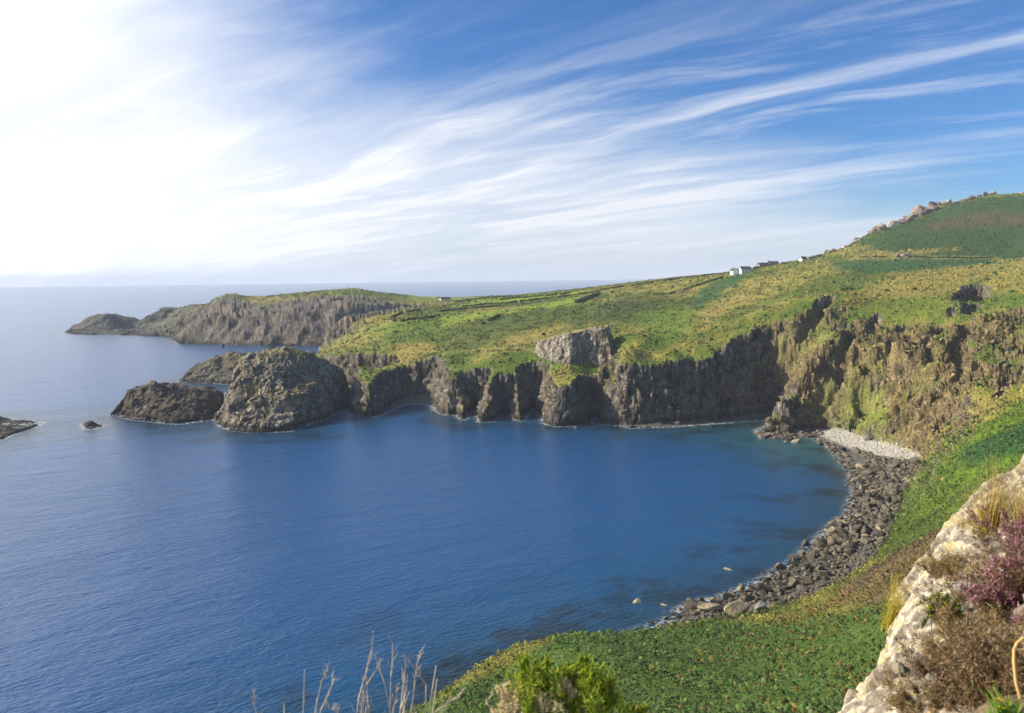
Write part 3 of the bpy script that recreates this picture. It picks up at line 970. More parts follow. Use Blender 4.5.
def attr_mat(name, rough=.75, trans=.25, var=.25, scale=20.0):
    """leaf or stem material: the plant's own colours are stored per vertex"""
    m = bpy.data.materials.new(name)
    m.use_nodes = True
    T = NT(m.node_tree)
    at = T.n('ShaderNodeAttribute', attribute_name='cover')
    pos = T.n('ShaderNodeNewGeometry').outputs['Position']
    k = T.noise(pos, scale, 2.0, .5)
    c_ = T.mix(1.0, at.outputs['Color'], T.mix(k, c4(1 - var, 1 - var, 1 - var), c4(1 + var, 1 + var, 1 + var)), 'MULTIPLY')
    b = T.n('ShaderNodeBsdfPrincipled', i_Base_Color=c_, i_Roughness=rough)
    b.inputs['Specular IOR Level'].default_value = .2
    sh = b
    if trans:
        tr = T.n('ShaderNodeBsdfTranslucent', i_Color=c_)
        sh = T.n('ShaderNodeMixShader', i_0=trans, i_1=b, i_2=tr)
    T.n('ShaderNodeOutputMaterial', i_Surface=sh)
    return m


M_LEAF = attr_mat('leaf')
M_STEM = attr_mat('stem', .85, 0.0)


# ------------------------------------------------------------------ sea stacks, skerries and the crag
def rock_mass(name, poly, pts, steep, seed, nu=260, ny=260, amp=1.0, grass=.35, tint=(1, 1, 1), pale=0.0, base=None, tops=('moss', 'dry'), gul=1.0, zcut=-1.2, skin=False):
    poly = [tuple(p[:2]) for p in poly]
    pa = np.array(poly)
    if base is None:
        ROCK_POLYS.append(poly)
    top = Rbf(pts, smooth=.4, eps=2.0)
    ratio = pa[:, 0] / pa[:, 1]
    pad = 7.0
    y0, y1 = pa[:, 1].min() - pad, pa[:, 1].max() + pad
    u0, u1 = ratio.min() - pad / y0, ratio.max() + pad / y0

    def hf(x, y, fine=False):
        d = seg_sdf(poly, x, y)
        wx, wy = x + 3 * perlin(x / 12, y / 12, seed=seed), y + 3 * perlin(x / 12, y / 12, seed=seed + 1)
        g = gul * (2.0 * perlin(wx / 11, wy / 11, seed=seed + 2) + 1.2 * perlin(wx / 5, wy / 5, seed=seed + 3))
        if fine:
            g = g + gul * (.7 * perlin(wx / 2.4, wy / 2.4, seed=seed + 4))
        d = d + g * (.15 + .85 * sst(d, 0, 7)) * amp
        t = top(x, y)
        if fine:
            t = t + amp * (1.2 * fbm(x / 9, y / 9, octv=4, seed=seed + 5) + 1.0 * (.4 - np.abs(perlin(x / 6, y / 9, seed=seed + 6))))
        b = 0 if base is None else base(x, y)
        z = softmin(np.maximum(t, .4 + b) - b, steep * (1 + .25 * perlin(x / 14, y / 14, seed=seed + 7)) * np.maximum(d, 0), 1.5)
        z = np.where(d > 0, z, np.maximum(-4, .8 * d))
        return z + b
    X, Y = polar_grid(hf, u0, u1, nu, y0, y1, ny, nprof=420, zcut=(-99 if base is not None else zcut))
    x, y = X.ravel(), Y.ravel()
    z = hf(x, y, True)
    Z = z.reshape(X.shape)
    nz = grid_normals(X, Y, Z)[..., 2].ravel()
    f1 = fbm(x / 16, y / 16, octv=3, seed=seed + 11); f2 = fbm(x / 5, y / 5, z / 7, octv=4, seed=seed + 12); f3 = fbm(x / 1.6, y / 1.6, z / 2.4, octv=3, seed=seed + 13)
    rc = C['rock'][None] * (1 - pale) + np.array((.70, .62, .49))[None] * pale
    rc = rc + (C['rockdark'][None] * (1 + 1.6 * pale) - rc) * (sst(f2 + .6 * f3, .0, .4) * .75)[:, None]
    rc = rc + (C['rockbrown'][None] - rc) * (sst(f1 + .5 * f2, -.05, .3) * .35)[:, None]
    rc = rc * np.array(tint)[None] * (1 + .3 * f3)[:, None]
    zz = z if base is None else z - base(x, y)
    gr = grass * sst(nz + .55 * f2 + .3 * f1, .62, .88) * (sst(zz, 5, 10) if base is None else sst(zz, 2, 5))
    gr = np.clip(gr + (grass * .7) * sst(f1 + .3 * f2, .18, .36) * sst(zz, 6, 12), 0, 1)
    gc = C[tops[0]][None] + (C[tops[1]] - C[tops[0]])[None] * sst(f2 + f1, -.15, .3)[:, None]
    col = rc + (gc - rc) * gr[:, None]
    if base is None:
        tide = 1 - sst(z + 1.3 * f2 + .8 * f3, 1.3, 3.2)
        col = col + (C['wet'][None] - col) * (tide * .9)[:, None]
        bar = sst(z + .4 * f3, .15, .5) * (1 - sst(z + .4 * f3, .8, 1.3))
        col = col + (C['barnacle'][None] - col) * (bar * .7)[:, None]
    Xd, Yd, Zd, tint = displace(X, Y, Z, np.full(X.shape, amp * .8), np.zeros(X.shape), 1.0, seed=seed + 20, blocks=.72, cell=1.7 if base is None else 1.0)
    col = col * (1 + (tint - 1) * (1 - gr))[:, None]
    co = np.stack([Xd, Yd, Zd], -1).reshape(-1, 3)
    fc = grid_faces(*X.shape)
    fc = fc[(zz[fc].max(1) > (.25 if base is not None else zcut))]
    c_, f_, a_ = compact(co, fc, {'cover': np.clip(col, .01, .8), 'mask': np.stack([1 - gr, gr, gr], 1)})
    cen = np.array([pa[:, 0].mean(), pa[:, 1].mean(), 0 if base is None else float(c_[:, 2].min())])
    o = mesh_np(name, c_ - cen, f_, M_LAND, True, a_)
    o.location = cen
    return o


def near_pts(px, zs=None):
    return [PY(*q) for q in px]


o = rock_mass('sea_stack', PX((219, 421), (222, 427), (232, 430), (250, 432), (271, 432), (290, 431), (306, 425), (322, 420), (336, 413), (345, 409), (350, 404)) + [(-90, 458), (-106, 474), (-133, 476), (-152, 462), (-158, 430), (-150, 400)],
              near_pts([(286, 349, 424), (300, 351, 428), (268, 353, 420), (256, 364, 408), (243, 378, 398), (232, 392, 390), (226, 402, 385), (240, 412, 382), (270, 400, 386), (300, 395, 392), (280, 375, 402), (318, 358, 436), (335, 366, 442), (330, 390, 412), (310, 372, 418), (346, 379, 446), (350, 386, 444), (340, 371, 446)]) + [(-125, 465, 24), (-145, 445, 26)],
              2.3, 301, 360, 360, 1.15, .40, (1.08, 1.06, 1.02), pale=.55)
tag(o, 'largest grey sea stack, with a rounded top, beside the low neck of the headland', 'sea stack')
o = rock_mass('skerry', PX((119, 414), (126, 418), (138, 420), (150, 421), (163, 423), (180, 424), (196, 422), (208, 420), (219, 412)) + [(-157, 440), (-170, 452), (-195, 450), (-212, 432), (-213, 420)],
              near_pts([(150, 393, 415), (162, 387, 422), (178, 388, 424), (195, 392, 422), (208, 397, 420), (216, 404, 420), (147, 400, 413), (140, 407, 408), (128, 411, 406), (165, 405, 408), (188, 404, 408), (205, 408, 410)]) + [(-180, 442, 11)],
              2.2, 331, 250, 230, .95, .12, (.72, .68, .64))
tag(o, 'dark wave-worn rock island just left of the largest grey stack', 'rock island')
o = rock_mass('skerry', PX((180, 382), (190, 382.6), (206, 383), (225, 384), (245, 386)) + [(-168, 560), (-170, 600), (-200, 612), (-225, 590), (-235, 566)],
              near_pts([(240, 354, 572), (228, 355, 572), (214, 360, 568), (202, 366, 563), (193, 373, 560), (185, 378, 557), (252, 355, 575), (220, 372, 558)]) + [(-190, 600, 14)],
              1.7, 351, 200, 170, .9, .30, (.95, .95, .85))
tag(o, 'low greenish rock ridge in the sea directly behind the largest grey stack', 'rock island')
o = rock_mass('skerry', [P0(-45, 446), P0(-10, 443), P0(4, 438), P0(20, 431.5), P0(34, 427), P0(42, 423), (-238, 400), (-262, 412), (-300, 415), (-330, 400)],
              near_pts([(-5, 421, 400), (18, 422.5, 402), (32, 423, 402), (-30, 420, 398), (8, 428, 384)]), 1.4, 371, 170, 130, .75, .0, (.55, .52, .5))
tag(o, 'low black rock slab running into the sea at the far left', 'rock island')
o = rock_mass('skerry', PX((86, 428.5), (92, 429.3), (98, 427.5), (102, 425.5)) + [(-207, 393), (-214, 394)], near_pts([(95, 424.5, 388), (90, 427.5, 386), (99, 426, 389)]), .9, 381, 70, 60, .3, 0, (.5, .48, .46))
tag(o, 'tiny dark rock breaking the sea between the left slab and the dark island', 'rock')
o = rock_mass('islet', PX((65, 333), (80, 334.3), (100, 334.7), (128, 334.3)) + [(-548, 1165), (-560, 1230), (-620, 1240), (-655, 1180)],
              near_pts([(105, 315, 1185), (94, 317, 1185), (84, 321, 1180), (74, 327, 1175), (118, 320, 1190), (126, 327, 1190), (100, 325, 1165)]) + [(-600, 1232, 18)], 1.5, 391, 200, 90, 1.0, .45, (.8, .85, .85), tops=('moss', 'scrub'))
tag(o, 'outermost dome-shaped islet off the far headland', 'islet')
o = rock_mass('islet', PX((121, 335), (138, 335.5), (152, 336), (165, 336), (185, 335), (215, 330)) + [(-420, 1250), (-480, 1270), (-545, 1230), (-553, 1170)],
              near_pts([(150, 308.5, 1195), (166, 308, 1195), (180, 308.5, 1190), (200, 304, 1190), (140, 314, 1190), (132, 324, 1185), (160, 322, 1170), (215, 306, 1190), (180, 309, 1230), (200, 306, 1230), (160, 312, 1230)]) + [(-480, 1262, 22), (-540, 1222, 12)], 1.5, 401, 220, 100, 1.0, .4, (.8, .85, .85), tops=('moss', 'scrub'))
tag(o, 'flat-topped islet between the outermost dome and the far headland', 'islet')

build_sea()

_cp = [hit(*q) for q in [(529, 350), (538, 357), (552, 363), (570, 365), (590, 365), (607, 363), (614, 356)]]
print('CRAG', [tuple(np.round(q, 1)) for q in _cp])
_yc = float(np.mean([q[1] for q in _cp]))
_bk = [(ray(613, 340)[0] * (_yc + 22), _yc + 22), (ray(596, 340)[0] * (_yc + 40), _yc + 40), (ray(560, 340)[0] * (_yc + 42), _yc + 42), (ray(532, 345)[0] * (_yc + 26), _yc + 26)]
_ct = [PY(px, py, _yc + dy_) for px, py, dy_ in [(531, 344, 16), (538, 341, 14), (550, 338, 12), (562, 336, 10), (578, 331, 7), (592, 328, 4), (605, 327, 2), (611, 329, 2)]]
o = rock_mass('crag', _cp + _bk, _ct + [(ray(596, 340)[0] * (_yc + 30), _yc + 30, _ct[5][2] - 1.5), (ray(560, 340)[0] * (_yc + 32), _yc + 32, _ct[3][2] - 1)],
              3.4, 421, 320, 240, .62, .8, pale=1.0, base=lambda a, b: ground_coarse(a, b) - .4, tops=('dry', 'ochre'), gul=.8)
tag(o, 'pale cream rock crag standing on the grassy edge of the middle headland', 'crag')


# ------------------------------------------------------------------ boulders
def ico(sub):
    import bmesh
    bm = bmesh.new()
    bmesh.ops.create_icosphere(bm, subdivisions=sub, radius=1.0)
    v_ = np.array([q.co[:] for q in bm.verts]); f_ = np.array([[q.index for q in p.verts] for p in bm.faces])
    bm.free()
    return v_, f_


ICO = {k: ico(k) for k in (1, 2, 3, 4)}


def boulder_shape(seed, sub=3, planes=9, flat=.7, rough=.05):
    """a block with broken faces: a ball cut back by random planes"""
    r = np.random.default_rng(seed)
    v_, f_ = ICO[sub]
    v_ = v_.copy()
    for _ in range(planes):
        n_ = r.normal(size=3); n_ /= np.linalg.norm(n_)
        d = r.uniform(.35, .8)
        over = np.maximum(0, v_ @ n_ - d)
        v_ = v_ - over[:, None] * n_[None] * .95
    v_ = v_ * np.array([1.0, r.uniform(.65, .95), flat * r.uniform(.75, 1.1)])
    k = fbm(v_[:, 0] * 2.2 + seed, v_[:, 1] * 2.2, v_[:, 2] * 2.2, octv=3, seed=seed)
    return v_ * (1 + rough * 2.5 * k)[:, None], f_


def stone_mat(name, dark, light, scale=1.6, wetline=False):
    m = bpy.data.materials.new(name)
    m.use_nodes = True
    T = NT(m.node_tree)
    pos = T.n('ShaderNodeNewGeometry').outputs['Position']
    oi = T.n('ShaderNodeObjectInfo').outputs['Random']
    n1 = T.noise(pos, scale, 5.0, .65); n2 = T.noise(pos, scale * .28, 3.0, .5)
    wz = T.n('ShaderNodeSeparateXYZ', i_0=pos).outputs[2]
    wet = T.sstep(T.m('ADD', wz, T.m('MULTIPLY', n2, .8)), .6, 1.3, .45, 1.0) if wetline else 1.0
    c_ = T.mix(T.sstep(T.m('ADD', T.m('MULTIPLY', n1, .7), T.m('ADD', T.m('MULTIPLY', n2, .6), T.m('MULTIPLY', oi, .35))), .52, 1.05), c4(*dark), c4(*light))
    if wetline:
        c_ = T.mix(wet, T.mix(1.0, c_, c4(.42, .42, .42), 'MULTIPLY'), c_)
    b = T.n('ShaderNodeBsdfPrincipled', i_Base_Color=c_, i_Roughness=.8, i_Normal=T.n('ShaderNodeBump', i_Strength=.8, i_Distance=.15, i_Height=n1))
    b.inputs['Specular IOR Level'].default_value = .3
    T.n('ShaderNodeOutputMaterial', i_Surface=b)
    return m


M_BOULD = stone_mat('shore_boulder', (.016, .015, .012), (.150, .126, .090), 1.6, True)
M_TAN = stone_mat('tan_boulder', (.11, .09, .06), (.37, .30, .20))
M_PALE = stone_mat('pale_boulder', (.30, .28, .25), (.60, .56, .49))
M_TOR = stone_mat('tor_rock', (.11, .09, .075), (.42, .35, .28), .5)
BSH = []
for k in range(10):
    v_, f_ = boulder_shape(500 + k)
    BSH.append((v_, f_))
BME = {}


def boulder(k, mat, loc, size, rot, name='boulder'):
    key = (k, mat.name)
    if key not in BME:
        me = bpy.data.meshes.new(name)
        me.from_pydata(BSH[k][0].tolist(), [], BSH[k][1].tolist())
        me.materials.append(mat)
        BME[key] = me
    ob = bpy.data.objects.new(name, BME[key])
    COL.objects.link(ob)
    ob.location = loc
    ob.scale = (size, size, size)
    ob.rotation_euler = rot
    return ob


def shore_boulders():
    r = np.random.default_rng(77)
    n = 90000
    x = r.uniform(22, 178, n); y = r.uniform(145, 352, n)
    dc, db = dc_g(x, y), db_g(x, y)
    wh = in_poly(WHITE, x, y, 1.0) > .4
    sand = in_poly(PX((806, 437), (822, 441), (842, 450), (856, 466), (868, 464), (850, 449), (826, 436)), x, y, .6) > .4
    ok = (dc > -2.2 + 2.0 * perlin(x / 9, y / 9, seed=90)) & (db < .6) & ~wh & ~sand
    x, y, dc, db = x[ok], y[ok], dc[ok], db[ok]
    size = np.clip(np.exp(r.normal(-.86, .58, len(x))), .20, 2.1)
    size = np.where((db > -5) & (y < 200), size * .6, size)
    order = np.argsort(-size)
    keep = []
    cell = {}
    for i in order:                                     # no two through each other
        cx, cy = int(x[i] // 2), int(y[i] // 2)
        good = True
        for a in (-1, 0, 1):
            for b in (-1, 0, 1):
                for j in cell.get((cx + a, cy + b), ()):
                    if (x[i] - x[j]) ** 2 + (y[i] - y[j]) ** 2 < (.62 * (size[i] + size[j])) ** 2:
                        good = False
                        break
                if not good:
                    break
            if not good:
                break
        if good:
            cell.setdefault((cx, cy), []).append(i)
            keep.append(i)
    keep = np.array(keep)
    x, y, size, dc = x[keep], y[keep], size[keep], dc[keep]
    z = np.maximum(gz(x, y), -.35) + size * .22
    big = np.argsort(-(size / y))
    nthing = 272
    first = big[:nthing]
    for i in first:
        o = boulder(int(r.integers(0, 10)), M_BOULD if r.random() < .88 else M_TAN, (x[i], y[i], z[i]), size[i], tuple(r.uniform(-.5, .5, 2)) + (r.uniform(0, 6.28),))
        tag(o, 'weathered boulder lying among many others on the dark bouldery shore of the bay', 'boulder', 'boulders along the shore of the bay')
    rest = big[nthing:]
    lo = [boulder_shape(600 + k, 2, 7) for k in range(6)]
    vs, fs, cs, off = [], [], [], 0
    for i in rest:
        v_, f_ = lo[int(r.integers(0, 6))]
        a = r.uniform(0, 6.28)
        R = np.array([[math.cos(a), -math.sin(a), 0], [math.sin(a), math.cos(a), 0], [0, 0, 1]])
        vs.append(v_ @ R.T * size[i] + np.array([x[i], y[i], z[i]])); fs.append(f_ + off)
        off += len(v_)
    o = mesh_np('cobbles', np.concatenate(vs), np.concatenate(fs), M_BOULD, False)
    tag(o, 'countless smaller stones packed between the boulders of the shore', None, None, 'stuff')
    # pale storm beach: heaps of light cobbles
    n = 9000
    x = r.uniform(100, 180, n); y = r.uniform(280, 360, n)
    ok = in_poly(WHITE, x, y, .8) > .5
    x, y = x[ok], y[ok]
    size = np.clip(np.exp(r.normal(-1.25, .4, len(x))), .16, .8)
    z = gz(x, y) + size * .15
    vs, fs, off = [], [], 0
    for i in range(len(x)):
        v_, f_ = lo[int(r.integers(0, 6))]
        a = r.uniform(0, 6.28)
        R = np.array([[math.cos(a), -math.sin(a), 0], [math.sin(a), math.cos(a), 0], [0, 0, 1]])
        vs.append(v_ @ R.T * size[i] + np.array([x[i], y[i], z[i]])); fs.append(f_ + off)
        off += len(v_)
    o = mesh_np('pale_cobbles', np.concatenate(vs), np.concatenate(fs), M_PALE, False)
    tag(o, 'pale stones of the small storm beach', None, None, 'stuff')


shore_boulders()


def set_boulder(px, py, size, k, mat, label, zoff=0.0, sc=(1, 1, 1), rz=0.0, group=None, tilt=0.0, z0=0.3):
    x, y = P0(px, py, z0)
    g = float(gz(x, y)[0])
    o = boulder(k, mat, (x, y, max(g, -.5) + size * .25 + zoff), size, (tilt, 0, rz))
    o.scale = (size * sc[0], size * sc[1], size * sc[2])
    return tag(o, label, 'boulder', group)


set_boulder(738, 612, 2.6, 0, M_TAN, 'biggest orange-brown boulder on the near end of the shore, above the bracken', .5, (1.35, .9, .95), .3, z0=2)
set_boulder(760, 613, 2.1, 3, M_PALE, 'large pale grey boulder leaning beside the biggest orange-brown one', .4, (1, .9, 1.1), .9, z0=2)
set_boulder(710, 610, 2.0, 5, M_TAN, 'flat tan slab at the near waterline, left of the biggest boulder', .4, (1.35, .8, .6), -.2, z0=.6)
set_boulder(637, 600, 1.25, 6, M_TAN, 'tan rock alone in the water, farthest left along the near shore', .1, (1.2, .9, .9), .5)
set_boulder(664, 603.5, 1.05, 2, M_TAN, 'small rounded tan rock in the water between the lone rock and the near shore', .1, (1.1, .9, .8), .2)
set_boulder(727, 568, 1.05, 7, M_TAN, 'narrow tan rock poking from open water out from the boulder shore', .15, (1.35, .6, .9), -.6)
set_boulder(836, 531, 1.7, 1, M_TAN, 'big smooth tan rock at the waterline halfway along the boulder shore', .3, (1.2, .85, .7), .1)
set_boulder(833, 526, 1.3, 4, M_BOULD, 'dark rock touching the back of the big smooth tan waterline rock', .3, (1.1, .9, .8), .8)
set_boulder(814, 539, .85, 8, M_TAN, 'small tan rock in the shallows left of the big smooth waterline rock', .1, (.9, .9, 1), .4)
set_boulder(862, 530, 2.4, 9, M_BOULD, 'largest dark boulder in the middle of the bouldery shore', .5, (1.2, .9, .8), .4, z0=1.2)
for q, (px, py, sz, kk, mt) in enumerate([(762, 436, 1.9, 0, M_TAN), (770, 431, 2.4, 1, M_BOULD), (776, 437, 1.7, 2, M_TAN), (784, 432, 2.6, 3, M_BOULD), (790, 438, 2.0, 4, M_BOULD), (796, 441, 2.2, 5, M_TAN), (802, 435, 2.4, 6, M_BOULD),
                                          (811, 436, 2.6, 7, M_BOULD), (818, 433, 1.8, 8, M_BOULD), (768, 427, 2.0, 9, M_BOULD), (778, 427, 2.3, 4, M_TAN), (792, 428, 2.2, 2, M_BOULD), (805, 429, 2.0, 0, M_BOULD), (786, 441, 1.3, 6, M_TAN), (757, 432, 1.3, 7, M_TAN)]):
    set_boulder(px, py, sz, kk, mt, 'angular block heaped at the seaward foot of the rocky spur by the small beach', .2, (1.1, .9, 1), q * 1.3, 'blocks heaped at the foot of the spur', z0=.5)
for q, (px, py, sz) in enumerate([(624, 424, 2.0), (632, 427, 1.5), (645, 426.5, 1.5), (676, 424, 2.2), (697, 426, 1.6), (712, 424.5, 1.5), (660, 427.5, 1.3), (688, 422, 1.7), (433, 412, 1.6), (427, 413.5, 1.3), (575, 427, 1.4), (548, 427, 1.4), (560, 427.5, 1.5), (520, 422.5, 1.5)]):
    set_boulder(px, py, sz, (q * 3) % 10, M_BOULD, 'fallen block awash at the foot of the shaded headland cliffs', .1, (1.3, .9, .8), q * .9, 'fallen blocks at the foot of the headland cliffs')
for px, py, sz, kk, rz, lb in [(868, 437, 1.5, 5, .3, 'dark boulder at the inner edge of the pale beach, under the green cliff foot'), (919, 463, 2.0, 8, .6, 'dark boulder at the right end of the pale beach'), (893, 441, 2.2, 3, 1.2, 'tallest dark rock on the landward side of the pale beach')]:
    x, y = P0(px, py, 3.0)
    o = boulder(kk, M_BOULD, (x, y, float(gz(x, y)[0]) + sz * .3), sz, (0, 0, rz))
    tag(o, lb, 'boulder')


# ------------------------------------------------------------------ rock outcrops on the hill crest
def tor(px, py, Y, wid, hei, n, seed, label, group=None):
    """a heap of broken blocks, one mesh"""
    r = np.random.default_rng(seed)
    x0, _, _ = PY(px, py, Y)
    vs, fs, off = [], [], 0
    zb = float(gz(x0, Y)[0])
    for i in range(n):
        v_, f_ = boulder_shape(seed * 10 + i, 3, 10, .8, .08)
        dx_ = r.normal(0, .38) * wid; dy_ = r.normal(0, 2.2)
        s_ = hei * r.uniform(.40, .92) * (1 - .5 * min(1, abs(dx_) / wid))
        zz = float(gz(x0 + dx_, Y + dy_)[0]) - zb + s_ * r.uniform(.15, .75)
        a = r.uniform(0, 6.28)
        R = np.array([[math.cos(a), -math.sin(a), 0], [math.sin(a), math.cos(a), 0], [0, 0, 1]])
        vs.append(v_ @ R.T * s_ * np.array([1.25, 1, 1]) + np.array([dx_, dy_, zz])); fs.append(f_ + off)
        off += len(v_)
    o = mesh_np('rock_outcrop', np.concatenate(vs), np.concatenate(fs), M_TOR, False)
    o.location = (x0, Y, zb)
    return tag(o, label, 'rock outcrop', group)


tor(828, 243, 838, 5, 5, 5, 3, 'lowest lone pale rock on the skyline of the hill, above the small white house')
tor(921, 210, 890, 17, 11, 16, 4, 'highest-standing reddish rock mass on the hill crest, halfway up the skyline')
tor(905, 219, 872, 13, 9, 13, 5, 'pale broken rock mass just below the highest-standing one on the hill crest')
for px, py, Y, w_, h_, n_, sd in [(893, 226, 862, 9, 8, 8, 6), (880, 231, 856, 9, 7, 8, 7), (870, 234, 852, 8, 5, 6, 8), (858, 238, 848, 7, 4.5, 5, 9), (846, 240, 842, 6, 3.5, 4, 10),
                                  (934, 208, 905, 10, 7, 8, 11), (946, 205, 915, 9, 5.5, 7, 12), (958, 202, 925, 10, 6, 8, 13), (970, 199.5, 935, 9, 5.5, 7, 14), (982, 197, 945, 9, 5, 7, 15), (993, 197, 945, 7, 3.5, 5, 16)]:
    tor(px, py, Y, w_, h_, n_, sd, 'grey broken rocks along the skyline ridge of the hill', 'rock outcrops along the hill ridge')
for px, py, Y, w_, h_, n_, sd in [(1010, 216, 905, 5, 3, 4, 17), (1024, 199, 940, 6, 3.5, 4, 18), (945, 223, 870, 5, 3, 4, 19)]:
    tor(px, py, Y, w_, h_, n_, sd, 'small patch of rocks on the dark heathy side of the hill', 'small rock patches on the hillside')
tor(905, 255.5, 690, 10, 4.5, 12, 25, 'brown rubbly outcrop beside the pale track at the foot of the hill')


# ------------------------------------------------------------------ farm buildings
M_WHITE = simple_mat('whitewash', (.80, .79, .75), .8, .06, 1.5)
M_SLATE = simple_mat('slate', (.085, .085, .095), .6, .3, 2.0)
M_STONEW = simple_mat('barn_stone', (.24, .20, .16), .9, .3, 1.5, .05)
M_GLASS = simple_mat('window_glass', (.03, .035, .045), .15, .1, 1.0, 0, .5)
M_DOOR = simple_mat('painted_door', (.09, .10, .12), .5, .1, 1.0)


def box_arrays(cx, cy, cz, sx, sy, sz):
    v_ = np.array([[i, j, k] for k in (0, 1) for j in (0, 1) for i in (0, 1)], float) * np.array([sx, sy, sz]) + np.array([cx - sx / 2, cy - sy / 2, cz])
    return v_, np.array([[0, 2, 3, 1], [4, 5, 7, 6], [0, 1, 5, 4], [2, 6, 7, 3], [0, 4, 6, 2], [1, 3, 7, 5]])


def gable_house(name, loc, rz, L, Wd, hw, hr, wall, label, cat, chim=1, wins=2, group=None):
    root = empty(name, loc)
    root.rotation_euler = (0, 0, rz)
    v_ = [(-L / 2, -Wd / 2, -1.5), (L / 2, -Wd / 2, -1.5), (L / 2, Wd / 2, -1.5), (-L / 2, Wd / 2, -1.5), (-L / 2, -Wd / 2, hw), (L / 2, -Wd / 2, hw), (L / 2, Wd / 2, hw), (-L / 2, Wd / 2, hw), (-L / 2, 0, hw + hr), (L / 2, 0, hw + hr)]
    me = bpy.data.meshes.new('wall')
    me.from_pydata(v_, [], [(0, 1, 5, 4), (2, 3, 7, 6), (3, 0, 4, 8, 7), (1, 2, 6, 9, 5), (3, 2, 1, 0)])
    me.materials.append(wall)
    w = bpy.data.objects.new('wall', me); COL.objects.link(w); w.parent = root
    e = .35; th = .18
    q = []
    sl_ = hr / (Wd / 2)
    for s_ in (-1, 1):
        yy = s_ * (Wd / 2 + e); ze = hw - e * sl_
        q.append([(-L / 2 - e, yy, ze), (L / 2 + e, yy, ze), (L / 2 + e, 0, hw + hr), (-L / 2 - e, 0, hw + hr)])
    vs, fs = [], []
    for a in q:
        b0 = len(vs)
        vs += [(x_, y_, z_ + .02) for x_, y_, z_ in a] + [(x_, y_, z_ + th) for x_, y_, z_ in a]
        fs += [tuple(b0 + t for t in f_) for f_ in ((0, 1, 2, 3), (7, 6, 5, 4), (0, 4, 5, 1), (1, 5, 6, 2), (3, 2, 6, 7), (0, 3, 7, 4))]
    me = bpy.data.meshes.new('roof'); me.from_pydata(vs, [], fs); me.materials.append(M_SLATE)
    rf = bpy.data.objects.new('roof', me); COL.objects.link(rf); rf.parent = root
    for i in range(chim):
        cx = (-1 if i == 0 else 1) * (L / 2 - .55)
        b = box_arrays(cx, 0, hw + hr - .5, .8, .7, 1.6)
        c_ = mesh_np('chimney', b[0], b[1], wall, False, None, rf)
    for i in range(wins):
        cx = -L / 2 + L * (i + .6) / wins
        b = box_arrays(cx, -Wd / 2 - .01, hw * .38, .9, .08, hw * .40)
        mesh_np('window', b[0], b[1], M_GLASS, False, None, root)
    b = box_arrays(0.1, -Wd / 2 - .02, 0, .95, .08, hw * .72)
    mesh_np('door', b[0], b[1], M_DOOR, False, None, root)
    return tag(root, label, cat, group)


def at(px, py, Y):
    x, y, _ = PY(px, py, Y)
    return (x, y, float(gz(x, y)[0]))


gable_house('cottage', at(745, 273, 742), .25, 10.5, 5.5, 3.6, 2.4, M_WHITE, 'long white cottage on the skyline slope, right part of the pair by the dark bushes', 'cottage', 2, 3)
gable_house('cottage', at(734, 273, 746), 1.75, 7, 5.0, 3.2, 2.6, M_WHITE, 'white gable-ended cottage, left part of the pair by the dark bushes', 'cottage', 1, 1)
gable_house('house', at(803, 260.5, 815), .5, 8, 5, 3.2, 2.4, M_WHITE, 'small white house highest up the skyline, at the foot of the hill', 'house', 1, 2)
gable_house('outbuilding', at(810, 260, 818), .2, 5, 3.6, 2.2, 1.4, M_WHITE, 'low white outbuilding touching the right of the highest white house', 'outbuilding', 0, 1)
gable_house('barn', at(763, 265, 800), .3, 11, 5, 2.6, 2.2, M_STONEW, 'stone barn with a dark roof on the skyline, left of the two grey ones', 'barn', 0, 1)
gable_house('barn', at(773, 263.5, 806), .1, 10, 5, 2.8, 2.2, M_STONEW, 'stone barn with a dark roof on the skyline, right of the two grey ones', 'barn', 1, 2)
gable_house('farmhouse', at(445, 300, 1130), .35, 14, 7, 5.2, 3.2, M_WHITE, 'distant white farmhouse beyond the fields, near the far headland', 'farmhouse', 2, 3)


# ------------------------------------------------------------------ bushes and hedges
def lump_shape(seed, sub=2, amp=.28):
    v_, f_ = ICO[sub]
    k = fbm(v_[:, 0] * 1.7 + seed * 3.1, v_[:, 1] * 1.7, v_[:, 2] * 1.7, octv=4, gain=.7, seed=seed)
    return v_ * (1 + amp * 2.4 * k)[:, None], f_


def leafy(center, rad, n, col, seed, leaf=.35, var=.35):
    """leaf-sized faces through the volume of a bush"""
    r = np.random.default_rng(seed)
    d = r.normal(size=(n, 3)); d /= np.linalg.norm(d, axis=1, keepdims=True)
    d[:, 2] = np.abs(d[:, 2])
    k = 1 + .45 * fbm(d[:, 0] * 1.5 + seed, d[:, 1] * 1.5, d[:, 2] * 1.5, octv=2, seed=seed)
    p = d * (k * r.uniform(.55, 1.0, n) ** .5)[:, None] * np.array(rad) + np.array(center)
    a = r.normal(size=(n, 3)); a /= np.linalg.norm(a, axis=1, keepdims=True)
    b = np.cross(a, r.normal(size=(n, 3))); b /= np.linalg.norm(b, axis=1, keepdims=True)
    L_ = leaf * r.uniform(.6, 1.3, n)[:, None]
    co = np.stack([p - a * L_, p + b * L_ * .6, p + a * L_, p - b * L_ * .6], 1).reshape(-1, 3)
    fc = np.arange(4 * n).reshape(n, 4)
    cc = np.array(col)[None] * (1 + var * r.normal(size=n))[:, None]
    return co, fc, np.repeat(np.clip(cc, .006, .8), 4, 0)


